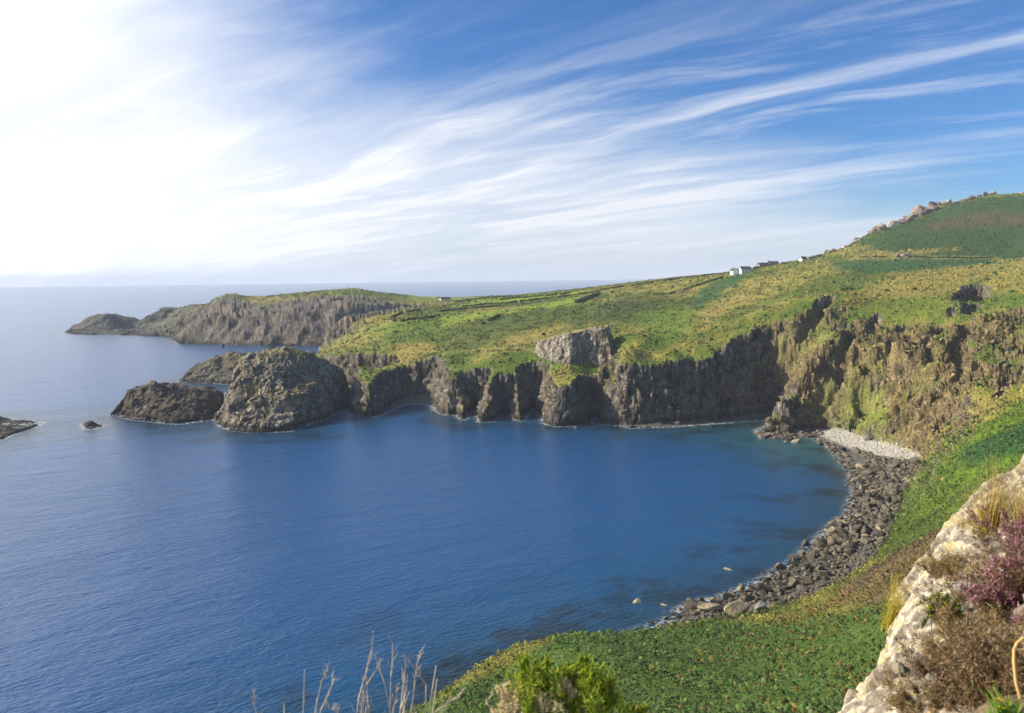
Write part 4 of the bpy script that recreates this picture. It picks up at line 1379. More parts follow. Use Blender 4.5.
def bush(px, py, Y, rad, label, seed, col='gorse', group=None):
    x, y, z = at(px, py, Y)
    root = empty('bush', (x, y, z))
    co, fc, cc = leafy((0, 0, .1), rad, 420, C[col], seed, rad[0] * .22)
    mesh_np('foliage', co, fc, M_LEAF, False, {'cover': cc}, root)
    b = box_arrays(0, 0, -.4, rad[0] * .14, rad[0] * .14, rad[2] * .8)
    mesh_np('trunk', b[0], b[1], M_STEM, False, {'cover': np.full((8, 3), .05)}, root)
    return tag(root, label, 'bush', group)


for k, (px, py, Y, rr) in enumerate([(731, 272, 765, 2.6), (738, 269.5, 768, 3.0), (742, 268.5, 770, 2.8), (747, 268, 772, 2.3), (755, 267.5, 780, 2.2), (757.5, 266.5, 785, 2.0), (768, 263, 812, 2.4), (783, 263.5, 800, 2.2), (786, 262.5, 800, 2.0), (791, 262, 806, 1.6), (815, 259.5, 822, 2.2), (820, 259, 826, 2.4)]):
    bush(px, py, Y, (rr, rr, rr * .95), 'dark windswept bush on the skyline around the white cottages and barns', 700 + k, 'gorse', 'bushes around the cottages')
bush(848, 294, 480, (3.4, 2.8, 2.0), 'rounded dark green bush alone on the grassy edge above the right-hand cliff', 730, 'bracken')


def hedge(line, hgt, label, seed, wid=1.5, ymax=2500, group=None):
    pts = np.array([hit(px, py, 200, ymax) for px, py in line])
    seg = np.linalg.norm(np.diff(pts[:, :2], axis=0), axis=1)
    s_ = np.concatenate([[0], np.cumsum(seg)])
    n = int(min(900, max(30, s_[-1] * 3)))
    r = np.random.default_rng(seed)
    t = np.sort(r.uniform(0, s_[-1], n))
    x = np.interp(t, s_, pts[:, 0]) + r.normal(0, wid * .3, n); y = np.interp(t, s_, pts[:, 1]) + r.normal(0, wid * .3, n)
    z = gz(x, y)
    mid = np.array([x.mean(), y.mean(), z.mean()])
    v0, f0 = lump_shape(seed, 1, .3)
    vs, fs, cs, off = [], [], [], 0
    for i in range(n):
        h = hgt * r.uniform(.55, 1.25)
        if perlin(np.array([t[i] / 14.0]), np.array([seed * 1.3]))[0] < -.33:
            continue
        a = r.uniform(0, 6.28)
        R = np.array([[math.cos(a), -math.sin(a), 0], [math.sin(a), math.cos(a), 0], [0, 0, 1]])
        vs.append(v0 @ R.T * np.array([wid * .6, wid * .6, h * .6]) + np.array([x[i], y[i], z[i] + h * .3]) - mid)
        cs.append(np.repeat(C['gorse'][None] * r.uniform(.7, 1.6), len(v0), 0))
        fs.append(f0 + off); off += len(v0)
    o = mesh_np('hedge', np.concatenate(vs), np.concatenate(fs), M_LEAF, False, {'cover': np.concatenate(cs)})
    o.location = mid
    return tag(o, label, 'hedge', group)


hedge([(577, 303), (583, 301), (590, 298), (598, 295)], 3.0, 'short thick dark hedge at the right end of the brightest green field', 801, 2.6)
hedge([(482, 325), (490, 320.5), (500, 316)], 2.2, 'short dark hedge slanting across the scrub below the brightest green field', 802, 1.6)
for k, ln in enumerate([[(462, 307), (485, 304.5), (510, 303), (530, 300.5), (560, 297), (600, 291.5)], [(440, 312), (460, 309.5), (480, 308), (500, 306)], [(500, 300), (520, 298), (545, 296), (570, 293.5)],
                        [(600, 290.3), (625, 286.5), (650, 283), (680, 279)], [(668, 279), (700, 277), (730, 272.5)], [(645, 296), (670, 294), (690, 288), (706, 283), (722, 277.5)], [(395, 322), (392, 318), (402, 313), (420, 310)], [(400, 322), (420, 319), (440, 316)],
                        [(860, 257.5), (900, 257.5), (950, 257.8), (1000, 257.5), (1030, 257.5)], [(455, 302), (480, 299), (500, 297.5), (520, 296.5)]]):
    hedge(ln, 1.9 if k != 8 else 1.2, 'thin dark hedge running between fields on the rounded land', 810 + k, 1.3, group='hedges between the fields')


# ------------------------------------------------------------------ scrub on the slopes (nobody could count it)
def scrub():
    L_ = LAND
    r = np.random.default_rng(5)
    sh = L_['shape']
    P_ = L_['co'].reshape(sh + (3,))
    area = np.linalg.norm(np.cross(np.diff(P_, axis=0)[:, :-1], np.diff(P_, axis=1)[:-1]), axis=-1)
    a = np.zeros(sh); a[:-1, :-1] = area
    w = a.ravel() * (1 - L_['rk']) * (1 - L_['bz']) * np.clip(L_['rough'] + .12, 0, 1)
    y = L_['y']; x = L_['x']
    w *= (L_['db'] > .5) & (y > 190) & (y < 1250) & (np.abs(x / y) < .72)
    w *= np.where(y > 600, .45, 1.0)
    n = 120000
    cl = fbm(x / 13, y / 13, octv=3, seed=78)
    w = w * (.12 + sst(cl, -.12, .28))
    idx = r.choice(len(w), n, p=w / w.sum())
    ii, jj = np.unravel_index(idx, sh)
    ii = np.minimum(ii, sh[0] - 2); jj = np.minimum(jj, sh[1] - 2)
    t1, t2 = r.uniform(size=(2, n))
    p = P_[ii, jj] + (P_[ii + 1, jj] - P_[ii, jj]) * t1[:, None] + (P_[ii, jj + 1] - P_[ii, jj]) * t2[:, None]
    col = L_['col'][idx] * (1.08 + .20 * r.normal(size=n))[:, None]
    g = r.random(n)
    col = np.where((g < .13)[:, None], (C['gorse'] * 1.5)[None] * (1 + .3 * r.normal(size=n))[:, None], col)
    col = np.where(((g > .975) & (col[:, 0] > .08))[:, None], C['ochre'][None] * .9, col)
    size = np.clip(np.exp(r.normal(-.78, .42, n)), .22, 1.4) * np.where(p[:, 1] > 600, 1.35, 1.0)
    size = np.where(g < .13, size * 1.2, size)
    hgt = size * r.uniform(.45, .95, n)
    K = 6
    ang = np.linspace(0, 2 * np.pi, K, endpoint=False)[None] + r.uniform(0, 6.28, (n, 1))
    rr = size[:, None] * r.uniform(.55, 1.15, (n, K))
    base = np.stack([p[:, None, 0] + rr * np.cos(ang), p[:, None, 1] + rr * np.sin(ang), p[:, None, 2] - .35 * size[:, None] + 0 * ang], -1)
    rm = rr * r.uniform(.55, .95, (n, K))
    mid = np.stack([p[:, None, 0] + rm * np.cos(ang), p[:, None, 1] + rm * np.sin(ang), p[:, None, 2] + hgt[:, None] * r.uniform(.4, .9, (n, K))], -1)
    top = (p + np.stack([r.normal(0, .15, n) * size, r.normal(0, .15, n) * size, hgt], -1))[:, None]
    co = np.concatenate([base, mid, top], 1).reshape(-1, 3)
    st = 2 * K + 1
    f_ = []
    for k in range(K):
        k2 = (k + 1) % K
        f_ += [[k, k2, K + k2], [k, K + k2, K + k], [K + k, K + k2, 2 * K]]
    fc = (np.array(f_)[None] + (np.arange(n) * st)[:, None, None]).reshape(-1, 3)
    cc = np.repeat(np.clip(col, .008, .7), st, 0) * r.uniform(.8, 1.2, (n * st, 1))
    o = mesh_np('scrub', co, fc, M_LEAF, False, {'cover': cc})
    tag(o, 'gorse, bracken and rough grass covering the headland and slopes', None, None, 'stuff')


scrub()


def bracken():
    """arching fronds over the near slope"""
    L_ = LAND
    r = np.random.default_rng(6)
    sh = L_['shape']
    P_ = L_['co'].reshape(sh + (3,))
    area = np.linalg.norm(np.cross(np.diff(P_, axis=0)[:, :-1], np.diff(P_, axis=1)[:-1]), axis=-1)
    a = np.zeros(sh); a[:-1, :-1] = area
    x, y = L_['x'], L_['y']
    ratio = x / y
    w = a.ravel() * (L_['db'] > .3) * (y > 60) * (y < 245) * (ratio > -.2) * (ratio < .72) * (x < 175) * (1 - .8 * L_['rk'])
    n = 95000
    idx = r.choice(len(w), n, p=w / w.sum())
    ii, jj = np.unravel_index(idx, sh)
    ii = np.minimum(ii, sh[0] - 2); jj = np.minimum(jj, sh[1] - 2)
    t1, t2 = r.uniform(size=(2, n))
    p = P_[ii, jj] + (P_[ii + 1, jj] - P_[ii, jj]) * t1[:, None] + (P_[ii, jj + 1] - P_[ii, jj]) * t2[:, None]
    base = L_['col'][idx]
    patch = fbm(p[:, 0] / 7, p[:, 1] / 7, octv=3, seed=71)
    col = base * (1 + .32 * r.normal(size=n))[:, None] * (1 + .7 * patch)[:, None]
    g = r.random(n)
    amb = (g < .03 + .42 * sst(patch + .012 * (p[:, 0] - 22), .05, .35) * (p[:, 1] < 140)) & (p[:, 1] < 150)
    col = np.where(amb[:, None], np.array((.185, .145, .035))[None] * r.uniform(.6, 1.3, (n, 1)), col)
    S_ = np.clip(np.exp(r.normal(-.62, .38, n)) * (1 + .9 * patch), .2, 1.25)
    p = p + np.stack([0 * S_, 0 * S_, .9 * np.maximum(0, patch + .15 * fbm(p[:, 0] / 2.2, p[:, 1] / 2.2, octv=2, seed=72))], -1)
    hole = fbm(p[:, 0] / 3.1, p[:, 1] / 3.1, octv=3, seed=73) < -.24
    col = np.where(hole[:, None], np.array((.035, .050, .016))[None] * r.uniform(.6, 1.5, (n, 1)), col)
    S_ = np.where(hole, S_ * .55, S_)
    # frond: a kite of two leaf halves bent over an arching midrib
    az = r.uniform(0, 2 * np.pi, n); el = r.uniform(.15, 1.0, n)
    d = np.stack([np.cos(az) * np.cos(el), np.sin(az) * np.cos(el), np.sin(el)], -1)
    sd = np.stack([-np.sin(az), np.cos(az), np.zeros(n)], -1)
    up = np.array([0, 0, 1.0])[None]
    q0 = p + up * (S_ * .25)[:, None]
    q1 = q0 + d * (S_ * .55)[:, None]
    q2 = q1 + (d * .55 - up * .35) * (S_ * .7)[:, None]
    wd = (S_ * .34)[:, None]
    l1 = q1 + sd * wd - up * wd * .35; r1 = q1 - sd * wd - up * wd * .35
    co = np.stack([q0, l1, q1, r1, q2], 1).reshape(-1, 3)
    f_ = np.array([[0, 1, 2], [0, 2, 3], [1, 4, 2], [2, 4, 3]])
    fc = (f_[None] + (np.arange(n) * 5)[:, None, None]).reshape(-1, 3)
    cc = np.repeat(np.clip(col, .01, .6), 5, 0)
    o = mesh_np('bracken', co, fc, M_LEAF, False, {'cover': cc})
    tag(o, 'bracken and heather covering the near slope', None, None, 'stuff')


bracken()


# ------------------------------------------------------------------ foreground: outcrop, heather, gorse, grasses
EDGE = [PY(q[0], q[1] + 24 * min(1, max(0, (q[0] - 860) / 110)), q[2]) for q in [(862, 715, 3.1), (866, 694, 3.25), (878, 666, 3.55), (896, 636, 3.9), (912, 604, 4.25), (922, 572, 4.6), (925, 546, 4.85), (938, 520, 5.2), (960, 496, 5.7), (984, 482, 6.2), (1004, 470, 6.7), (1026, 458, 7.2), (1060, 440, 8.0)]]


def outcrop_height():
    pts = list(EDGE)
    pts += [PY(*q) for q in [(1024, 713, 2.3), (930, 713, 2.75), (960, 640, 3.4), (1000, 600, 3.8), (1024, 560, 4.4), (990, 540, 4.9), (1024, 500, 5.8), (960, 560, 4.5), (900, 680, 3.2), (930, 610, 4.0), (1060, 600, 3.8), (1100, 700, 2.4)]]
    for (x, y, z), (x2, y2, z2) in zip(EDGE[:-1], EDGE[1:]):           # falls away beyond the rim
        dx_, dy_ = x2 - x, y2 - y
        l = math.hypot(dx_, dy_)
        nx, ny = -dy_ / l, dx_ / l
        pts.append((x + nx * .14, y + ny * .14, z - .30))
        pts.append((x + nx * .7, y + ny * .7, z - 2.4))
    pts += [(.6, 2.4, 67.6), (.9, 1.6, 68.0)]
    return Rbf(pts, smooth=.0, eps=.12)


OUT_H = outcrop_height()


def lichen_rock():
    ring = np.array([(p[0], p[1]) for p in EDGE])
    u0, u1 = .30, 1.02
    nu, ny = 520, 520
    us = np.linspace(u0, u1, nu)
    Yr = np.geomspace(1.7, 10.5, ny)
    U, Y = np.meshgrid(us, Yr, indexing='ij')
    X = U * Y
    x, y = X.ravel(), Y.ravel()
    z = OUT_H(x, y)
    z = z + .07 * fbm(x / .8, y / .8, octv=4, gain=.6, seed=910) + .03 * (1 - 2.4 * np.abs(perlin(x / .42 + .5 * y, y / .42, seed=911)))
    Z = z.reshape(X.shape)
    N = grid_normals(X, Y, Z)
    p1, e1, i1 = facets(x / .42, y / .42, z / .30, 921); p2, e2, i2 = facets((x + .3 * y) / .15, y / .15, z / .11, 922)
    d = .060 * p1 + .012 * p2 - .02 * (1 - sst(e1, 0, .07)) - .006 * (1 - sst(e2, 0, .08)) + .035 * fbm(x / .5, y / .5, z / .3, octv=5, gain=.55, seed=917) + .016 * fbm(x / .05, y / .05, z / .05, octv=3, seed=914)
    d = d.reshape(X.shape)
    Xd, Yd, Zd = X + N[..., 0] * d, Y + N[..., 1] * d, Z + N[..., 2] * d
    g = fbm(x / .30, y / .30, octv=4, seed=915); h = fbm(x / .07, y / .07, octv=4, seed=916)
    # rock, pale crust lichen, mustard leaf lichen
    col = np.array((.25, .215, .17))[None] + (np.array((.60, .545, .44)) - np.array((.25, .215, .17)))[None] * sst(h + .9 * g, -.12, .12)[:, None]
    mus = sst(h * .9 + g - .02, .05, .22)
    col = col + (np.array((.42, .345, .16))[None] - col) * (mus * .85)[:, None]
    col = col * (1 + .35 * (i1 - .5) + .35 * (i2 - .5))[:, None]
    crk = np.maximum(1 - sst(e1, .0, .06), .7 * (1 - sst(e2, .0, .07)))
    col = col + (np.array((.07, .055, .045))[None] - col) * (crk * .7)[:, None]
    # soil and litter away from the rim
    sd = np.full(x.shape, 1e9)
    for (ax, ay), (bx, by) in zip(ring[:-1], ring[1:]):
        ex, ey = bx - ax, by - ay
        t = np.clip(((x - ax) * ex + (y - ay) * ey) / (ex * ex + ey * ey), 0, 1)
        sd = np.minimum(sd, np.hypot(x - ax - ex * t, y - ay - ey * t))
    soil = sst(sd + .5 * g, .42, .75) * .85
    col = col + (np.array((.17, .115, .07))[None] * (1 + .5 * h)[:, None] - col) * soil[:, None]
    co = np.stack([Xd, Yd, Zd], -1).reshape(-1, 3)
    fc = grid_faces(nu, ny)
    gl = plat(x, y)
    fc = fc[((z - gl)[fc].max(1) > -.6)]
    m = bpy.data.materials.new('lichen_rock'); m.use_nodes = True
    T = NT(m.node_tree)
    at_ = T.n('ShaderNodeAttribute', attribute_name='cover')
    pos = T.n('ShaderNodeNewGeometry').outputs['Position']
    n1 = T.noise(pos, 55.0, 6.0, .75)
    c_ = T.mix(1.0, at_.outputs['Color'], T.mix(T.sstep(n1, .3, .7), c4(.50, .49, .47), c4(1.32, 1.31, 1.28)), 'MULTIPLY')
    b = T.n('ShaderNodeBsdfPrincipled', i_Base_Color=c_, i_Roughness=.9, i_Normal=T.n('ShaderNodeBump', i_Strength=.8, i_Distance=.012, i_Height=n1))
    b.inputs['Specular IOR Level'].default_value = .1
    T.n('ShaderNodeOutputMaterial', i_Surface=b)
    c_, f_, a_ = compact(co, fc, {'cover': np.clip(col, .02, .8)})
    cen = np.array([2.2, 4.2, 67.0])
    o = mesh_np('lichen_outcrop', c_ - cen, f_, m, True, a_)
    o.location = cen
    tag(o, 'pale lichen-crusted rock ledge in the right foreground, under the heather', 'rock ledge')


lichen_rock()


def strips(bases, tips, width, bend, cols, seg=4, side=None, seed=0):
    """tapered blades from base to tip, sagging by bend (arrays)"""
    r = np.random.default_rng(seed)
    b = np.asarray(bases, float); t = np.asarray(tips, float)
    n = len(b)
    ax = t - b
    s = np.cross(ax, r.normal(size=(n, 3)))
    s /= np.linalg.norm(s, axis=1, keepdims=True) + 1e-9
    ts = np.linspace(0, 1, seg + 1)
    bend = np.broadcast_to(np.asarray(bend, float), (n, 3)) if np.ndim(bend) else np.full((n, 3), bend)
    wd = np.broadcast_to(np.asarray(width, float), (n,))
    rows = []
    for q in ts:
        c_ = b + ax * q + bend * (q * q)
        ww = wd * (1 - .85 * q)
        rows += [c_ - s * ww[:, None], c_ + s * ww[:, None]]
    co = np.stack(rows, 1).reshape(-1, 3)
    f_ = np.array([[2 * k, 2 * k + 1, 2 * k + 3, 2 * k + 2] for k in range(seg)])
    fc = (f_[None] + (np.arange(n) * 2 * (seg + 1))[:, None, None]).reshape(-1, 4)
    return co, fc, np.repeat(np.asarray(cols, float), 2 * (seg + 1), 0)


def tubes(paths, rads, cols, K=5):
    """round stems along polylines"""
    vs, fs, cs, off = [], [], [], 0
    ang = np.linspace(0, 2 * np.pi, K, endpoint=False)
    for pth, (r0, r1), cc in zip(paths, rads, cols):
        p = np.asarray(pth, float); n = len(p)
        tg = np.gradient(p, axis=0); tg /= np.linalg.norm(tg, axis=1, keepdims=True) + 1e-9
        ref = np.array([.3, .9, .2]); a = np.cross(tg, ref); a /= np.linalg.norm(a, axis=1, keepdims=True) + 1e-9
        b = np.cross(tg, a)
        rr = np.linspace(r0, r1, n)
        ring = p[:, None] + (a[:, None] * np.cos(ang)[None, :, None] + b[:, None] * np.sin(ang)[None, :, None]) * rr[:, None, None]
        vs.append(ring.reshape(-1, 3))
        for i in range(n - 1):
            for k in range(K):
                k2 = (k + 1) % K
                fs.append([off + i * K + k, off + i * K + k2, off + (i + 1) * K + k2, off + (i + 1) * K + k])
        cs.append(np.repeat(np.asarray(cc)[None], n * K, 0))
        off += n * K
    return np.concatenate(vs), np.array(fs), np.concatenate(cs)


def branching(root, direction, length, depth, r, rad, paths, rads, spread=.55, n=6, wig=.12, cap=None):
    p = np.array(root, float); d = np.array(direction, float); d /= np.linalg.norm(d)
    pts = [p.copy()]
    for i in range(n):
        d = d + r.normal(size=3) * wig + np.array([0, 0, .05]); d /= np.linalg.norm(d)
        p = p + d * length / n
        pts.append(p.copy())
        if depth > 0 and i >= 1 and r.random() < .62:
            dd = d + r.normal(size=3) * spread
            dd[2] = abs(dd[2]) * .6 + .35
            branching(p, dd, length * r.uniform(.35, .6) if cap is None else min(length * .3, cap * r.uniform(.5, 1.0)), depth - 1, r, rad * .6, paths, rads, spread, max(3, n - 1), wig, None if cap is None else cap * .5)
    paths.append(pts); rads.append((rad, rad * .35))


def fg_ground(x, y):
    return max(float(plat(np.array([x]), np.array([y]))[0]), 0)


def dead_gorse(px, Y, tops, seed, label, n, group=None):
    r = np.random.default_rng(seed)
    x0, y0, _ = PY(px, 713, Y)
    z0 = fg_ground(x0, y0)
    root = empty('dead_gorse', (x0, y0, z0))
    paths, rads = [], []
    for i in range(n):
        tx, ty = tops[i % len(tops)]
        t = np.array(PY(tx + r.normal(0, 3), ty + r.normal(0, 4), Y + r.normal(0, .05))) - np.array((x0, y0, z0))
        b = np.array([r.normal(0, .04), r.normal(0, .04), -.05])
        branching(b, t - b, np.linalg.norm(t - b), 2, r, .0055, paths, rads, .5, 10, .05, .13)
    cols = [np.array((.42, .36, .29)) * r.uniform(.65, 1.2) for _ in paths]
    co, fc, cc = tubes(paths, rads, cols, 4)
    mesh_np('stem', co, fc, M_STEM, True, {'cover': cc}, root)
    # short dry thorns on the twigs
    tips = np.concatenate([np.array(p)[2:] for p in paths])
    k = min(len(tips), 900)
    sel = r.choice(len(tips), k, replace=False)
    b = tips[sel]
    t = b + r.normal(size=(k, 3)) * .012 + np.array([0, 0, .008])
    c2 = np.array((.45, .37, .25))[None] * r.uniform(.6, 1.3, (k, 1))
    co, fc, cc = strips(b, t, .0012, 0.0, c2, 2, seed=seed)
    mesh_np('thorns', co, fc, M_STEM, False, {'cover': cc}, root)
    return tag(root, label, 'dead shrub', group)


dead_gorse(297, 2.9, [(290, 694), (298, 692), (306, 696), (286, 702)], 1, 'small leafless grey twigs at the bottom edge, farthest left', 5)
dead_gorse(338, 2.8, [(333, 686), (345, 688), (340, 696)], 2, 'sparse leafless twigs at the bottom edge, second from the left', 4)
dead_gorse(383, 2.7, [(376, 682), (384, 686), (398, 688), (419, 676), (408, 698), (440, 702), (428, 706), (392, 698), (365, 690), (370, 700)], 3, 'largest bare branching shrub at the bottom edge, left of the gorse', 14)


def spiky(tips, dirs, r, n_each, length, colfun, spread=.9, width=.0016):
    """short spines crowding round shoot tips"""
    m = len(tips)
    b = np.repeat(tips, n_each, 0); d = np.repeat(dirs, n_each, 0)
    k = len(b)
    b = b - d * r.uniform(0, 1, (k, 1)) * length * 3.2
    dd = d + r.normal(size=(k, 3)) * spread
    dd /= np.linalg.norm(dd, axis=1, keepdims=True)
    t = b + dd * (length * r.uniform(.5, 1.3, (k, 1)))
    return strips(b, t, width, 0.0, colfun(k), 2, seed=int(r.integers(1e6)))


def gorse_bush(name, px, Y, shoots, seed, label, cat, dead=(), green=(.33, .43, .035)):
    r = np.random.default_rng(seed)
    x0, y0, _ = PY(px, 713, Y)
    z0 = fg_ground(x0, y0)
    o0 = np.array((x0, y0, z0))
    root = empty(name, o0)
    paths, rads = [], []
    gt, gd, dt, ddr = [], [], [], []
    for lst, T_, D_ in ((shoots, gt, gd), (dead, dt, ddr)):
        for tx, ty in lst:
            for rep_ in range(4):
                t = np.array(PY(tx + r.normal(0, 7), ty + abs(r.normal(0, 9)), Y + r.normal(0, .07))) - o0
                b = np.array([r.normal(0, .05), r.normal(0, .05), 0])
                mid = (b + t) / 2 + r.normal(size=3) * .03
                tt = np.linspace(0, 1, 8)[:, None]
                pth = b * (1 - tt) ** 2 + 2 * mid * tt * (1 - tt) + t * tt ** 2
                paths.append(pth); rads.append((.006, .0015))
                for q in (4, 5, 6, 7, 7, 7):
                    T_.append(pth[q] + r.normal(size=3) * .012); dv = pth[q] - pth[q - 1]; D_.append(dv / np.linalg.norm(dv) + r.normal(size=3) * .35)
    co, fc, cc = tubes(paths, rads, [np.array((.12, .10, .05)) * r.uniform(.7, 1.4) for _ in paths], 4)
    mesh_np('stem', co, fc, M_STEM, True, {'cover': cc}, root)

    def gcol(k):
        g = r.random((k, 1))
        return np.where(g < .62, np.array(green)[None], np.where(g < .85, np.array((.14, .21, .03))[None], np.array((.46, .42, .05))[None])) * r.uniform(.6, 1.35, (k, 1))
    co, fc, cc = spiky(np.array(gt), np.array(gd), r, 60, .026, gcol, .75, .0028)
    mesh_np('foliage', co, fc, M_LEAF, False, {'cover': cc}, root)
    if dead:
        co, fc, cc = spiky(np.array(dt), np.array(ddr), r, 46, .017, lambda k: np.array((.62, .50, .27))[None] * r.uniform(.55, 1.3, (k, 1)), .9, .0017)
        d_ = mesh_np('dead_foliage', co, fc, M_STEM, False, {'cover': cc}, root)
        d_['label'] = 'dry straw-coloured dead sprays'
    return tag(root, label, cat)


gorse_bush('gorse_bush', 560, 2.6, [(529, 660), (544, 663), (530, 674), (578, 662), (590, 657), (600, 664), (586, 676), (606, 676), (572, 676), (560, 695), (575, 700), (600, 700), (545, 700), (612, 706), (588, 692)], 21,
           'bright yellow-green gorse bush at the bottom edge, right of the bare twigs', 'gorse bush',
           dead=[(505, 688), (515, 684), (524, 690), (510, 702), (535, 690), (560, 678), (550, 684), (500, 706)])
gorse_bush('gorse_sprig', 634, 2.75, [(632, 702), (640, 704)], 22, 'tiny gorse sprig at the bottom edge, just right of the gorse bush', 'gorse sprig', dead=[(636, 708)])


def grass_tuft(name, pts, Y, base, seed, label, n=60, col=(.42, .33, .12), col2=(.30, .27, .05), spread=5, width=.0022, group=None, heads=True, zfun=None):
    r = np.random.default_rng(seed)
    bx, by, bz = PY(base[0], base[1], Y)
    if zfun:
        bx, by, bz = on_ledge(base[0], base[1], Y)
        Y = by
    else:
        bz = min(bz, fg_ground(bx, by) + .0)
    root = empty(name, (bx, by, bz))
    o0 = np.array((bx, by, bz))
    b, t = [], []
    for i in range(n):
        tx, ty = pts[i % len(pts)]
        f = r.uniform(.45, 1.05)
        tp = np.array(PY(tx + r.normal(0, spread), ty + r.normal(0, spread), Y + r.normal(0, .05))) - o0
        bb = np.array([r.normal(0, .03), r.normal(0, .03), -.02])
        b.append(bb); t.append(bb + (tp - bb) * f)
    b, t = np.array(b), np.array(t)
    g = r.random((n, 1))
    cc = (np.array(col)[None] * g + np.array(col2)[None] * (1 - g)) * r.uniform(.7, 1.3, (n, 1))
    bd = r.normal(size=(n, 3)) * .03
    co, fc, cv = strips(b, t, width, bd, cc, 6, seed=seed)
    mesh_np('blades', co, fc, M_LEAF, False, {'cover': cv}, root)
    if heads:
        k = max(3, n // 6)
        tp = (t + bd)[:k]
        hb = np.repeat(tp, 9, 0) - np.array([0, 0, 1])[None] * r.uniform(0, .045, (k * 9, 1))
        ht = hb + r.normal(size=hb.shape) * .006 + np.array([0, 0, .010])
        co, fc, cv = strips(hb, ht, .0018, 0.0, np.array((.50, .36, .16))[None] * r.uniform(.6, 1.2, (k * 9, 1)), 2, seed=seed + 1)
        mesh_np('seed_heads', co, fc, M_LEAF, False, {'cover': cv}, root)
    return tag(root, label, 'grass tuft', group)


def on_ledge(px, py, Y):
    """where a sight line meets the ledge (or the given distance if it misses)"""
    a, b = ray(px, py)
    q = np.geomspace(1.8, 10.5, 1500)
    g = OUT_H(a * q, q) - (H + b * q)
    k = np.argmax(g > 0)
    return PY(px, py, q[k]) if g[k] > 0 else PY(px, py, Y)


onrock = lambda x, y: float(OUT_H(np.array([x]), np.array([y]))[0])
grass_tuft('grass_tuft', [(892, 572), (897, 578), (902, 585), (898, 568), (890, 582), (904, 592)], 3.95, (893, 626), 31, 'tall golden grass tuft growing from the rim of the lichen rock ledge', 150, (.46, .36, .06), (.34, .32, .03), 3.5, .0022, None, True, lambda x, y: PY(893, 626, 3.95)[2])
grass_tuft('grass_tuft', [(767, 682), (775, 688), (760, 695)], 2.7, (768, 740), 32, 'pale dry grass blades at the bottom edge, left of the tallest straw stem', 26, (.42, .34, .14), (.30, .25, .08), 4)
grass_tuft('grass_tuft', [(797, 678), (802, 690), (806, 700)], 2.7, (806, 740), 33, 'tallest leaning straw stem at the bottom edge, close left of the rock ledge', 10, (.50, .40, .18), (.40, .30, .12), 2)
grass_tuft('grass_tuft', [(709, 684), (711, 692), (716, 700)], 2.8, (713, 740), 34, 'few short straw blades at the bottom edge, between the gorse and the other grasses', 14, (.42, .33, .12), (.30, .25, .07), 2)
grass_tuft('grass_tuft', [(748, 700), (738, 705), (730, 702)], 2.75, (742, 740), 37, 'low green-brown blades at the bottom edge among the straw grasses', 22, (.25, .24, .06), (.14, .16, .04), 4)
grass_tuft('grass_tuft', [(985, 478), (995, 470), (1005, 480), (975, 490), (1010, 500), (965, 505)], 5.2, (990, 535), 35, 'broad straw-yellow grass tussock on top of the ledge, above the pink heather', 420, (.55, .40, .13), (.42, .36, .08), 12, .0028, None, True, lambda x, y: PY(990, 535, 5.2)[2])
grass_tuft('grass_tuft', [(1015, 490), (1024, 480), (1020, 505), (1030, 500)], 5.3, (1024, 535), 36, 'straw-yellow grass tussock at the right edge, next to the broad one', 220, (.55, .40, .13), (.42, .36, .08), 10, .0028, None, True, lambda x, y: PY(1024, 540, 5.3)[2])


def heather(px, py, Y, rx, rz_, n, seed, label, flower=0.0, stemcol=(.17, .10, .065), leafcol=(.10, .075, .035), bloom=(.36, .17, .21)):
    r = np.random.default_rng(seed)
    x0, y0, z0 = on_ledge(px, py, Y)
    root = empty('heather', (x0, y0, z0))
    paths, rads = [], []
    for i in range(n):
        a = r.uniform(0, 6.28); lean = r.uniform(.1, 1.15)
        d = np.array([math.cos(a) * lean * rx, math.sin(a) * lean * rx, rz_ * r.uniform(.55, 1.1)])
        branching((r.normal(0, rx * .35), r.normal(0, rx * .35), -.04), d, np.linalg.norm(d), 2, r, .0024, paths, rads, .6, 6, .13)
    cols = [np.array(stemcol) * r.uniform(.55, 1.7) for _ in paths]
    co, fc, cc = tubes(paths, rads, cols, 3)
    mesh_np('stem', co, fc, M_STEM, True, {'cover': cc}, root)
    pts = np.concatenate([np.array(p)[1:] for p in paths]); drs = np.concatenate([np.diff(np.array(p), axis=0) for p in paths])
    drs /= np.linalg.norm(drs, axis=1, keepdims=True) + 1e-9
    k = len(pts) * 5
    sel = r.integers(0, len(pts), k)
    b = pts[sel] + r.normal(size=(k, 3)) * .004
    t = b + (drs[sel] * .6 + r.normal(size=(k, 3)) * .7) * .011
    g = r.random((k, 1))
    c_ = np.where(g < .5, np.array(leafcol)[None], np.where(g < .8, np.array((.27, .18, .09))[None], np.array((.40, .31, .17))[None])) * r.uniform(.6, 1.4, (k, 1))
    co, fc, cc = strips(b, t, .0017, 0.0, c_, 1, seed=seed)
    mesh_np('foliage', co, fc, M_LEAF, False, {'cover': cc}, root)
    if flower:
        hi = pts[:, 2] > np.quantile(pts[:, 2], 1 - flower)
        sel = np.nonzero(hi)[0]
        k = len(sel) * 7
        s2 = np.repeat(sel, 7)
        b = pts[s2] + r.normal(size=(k, 3)) * .007
        t = b + r.normal(size=(k, 3)) * .008
        c_ = np.array(bloom)[None] * r.uniform(.55, 1.35, (k, 1))
        co, fc, cc = strips(b, t, .0036, 0.0, c_, 1, seed=seed + 1)
        f_ = mesh_np('flowers', co, fc, M_LEAF, False, {'cover': cc}, root)
    return tag(root, label, 'heather')


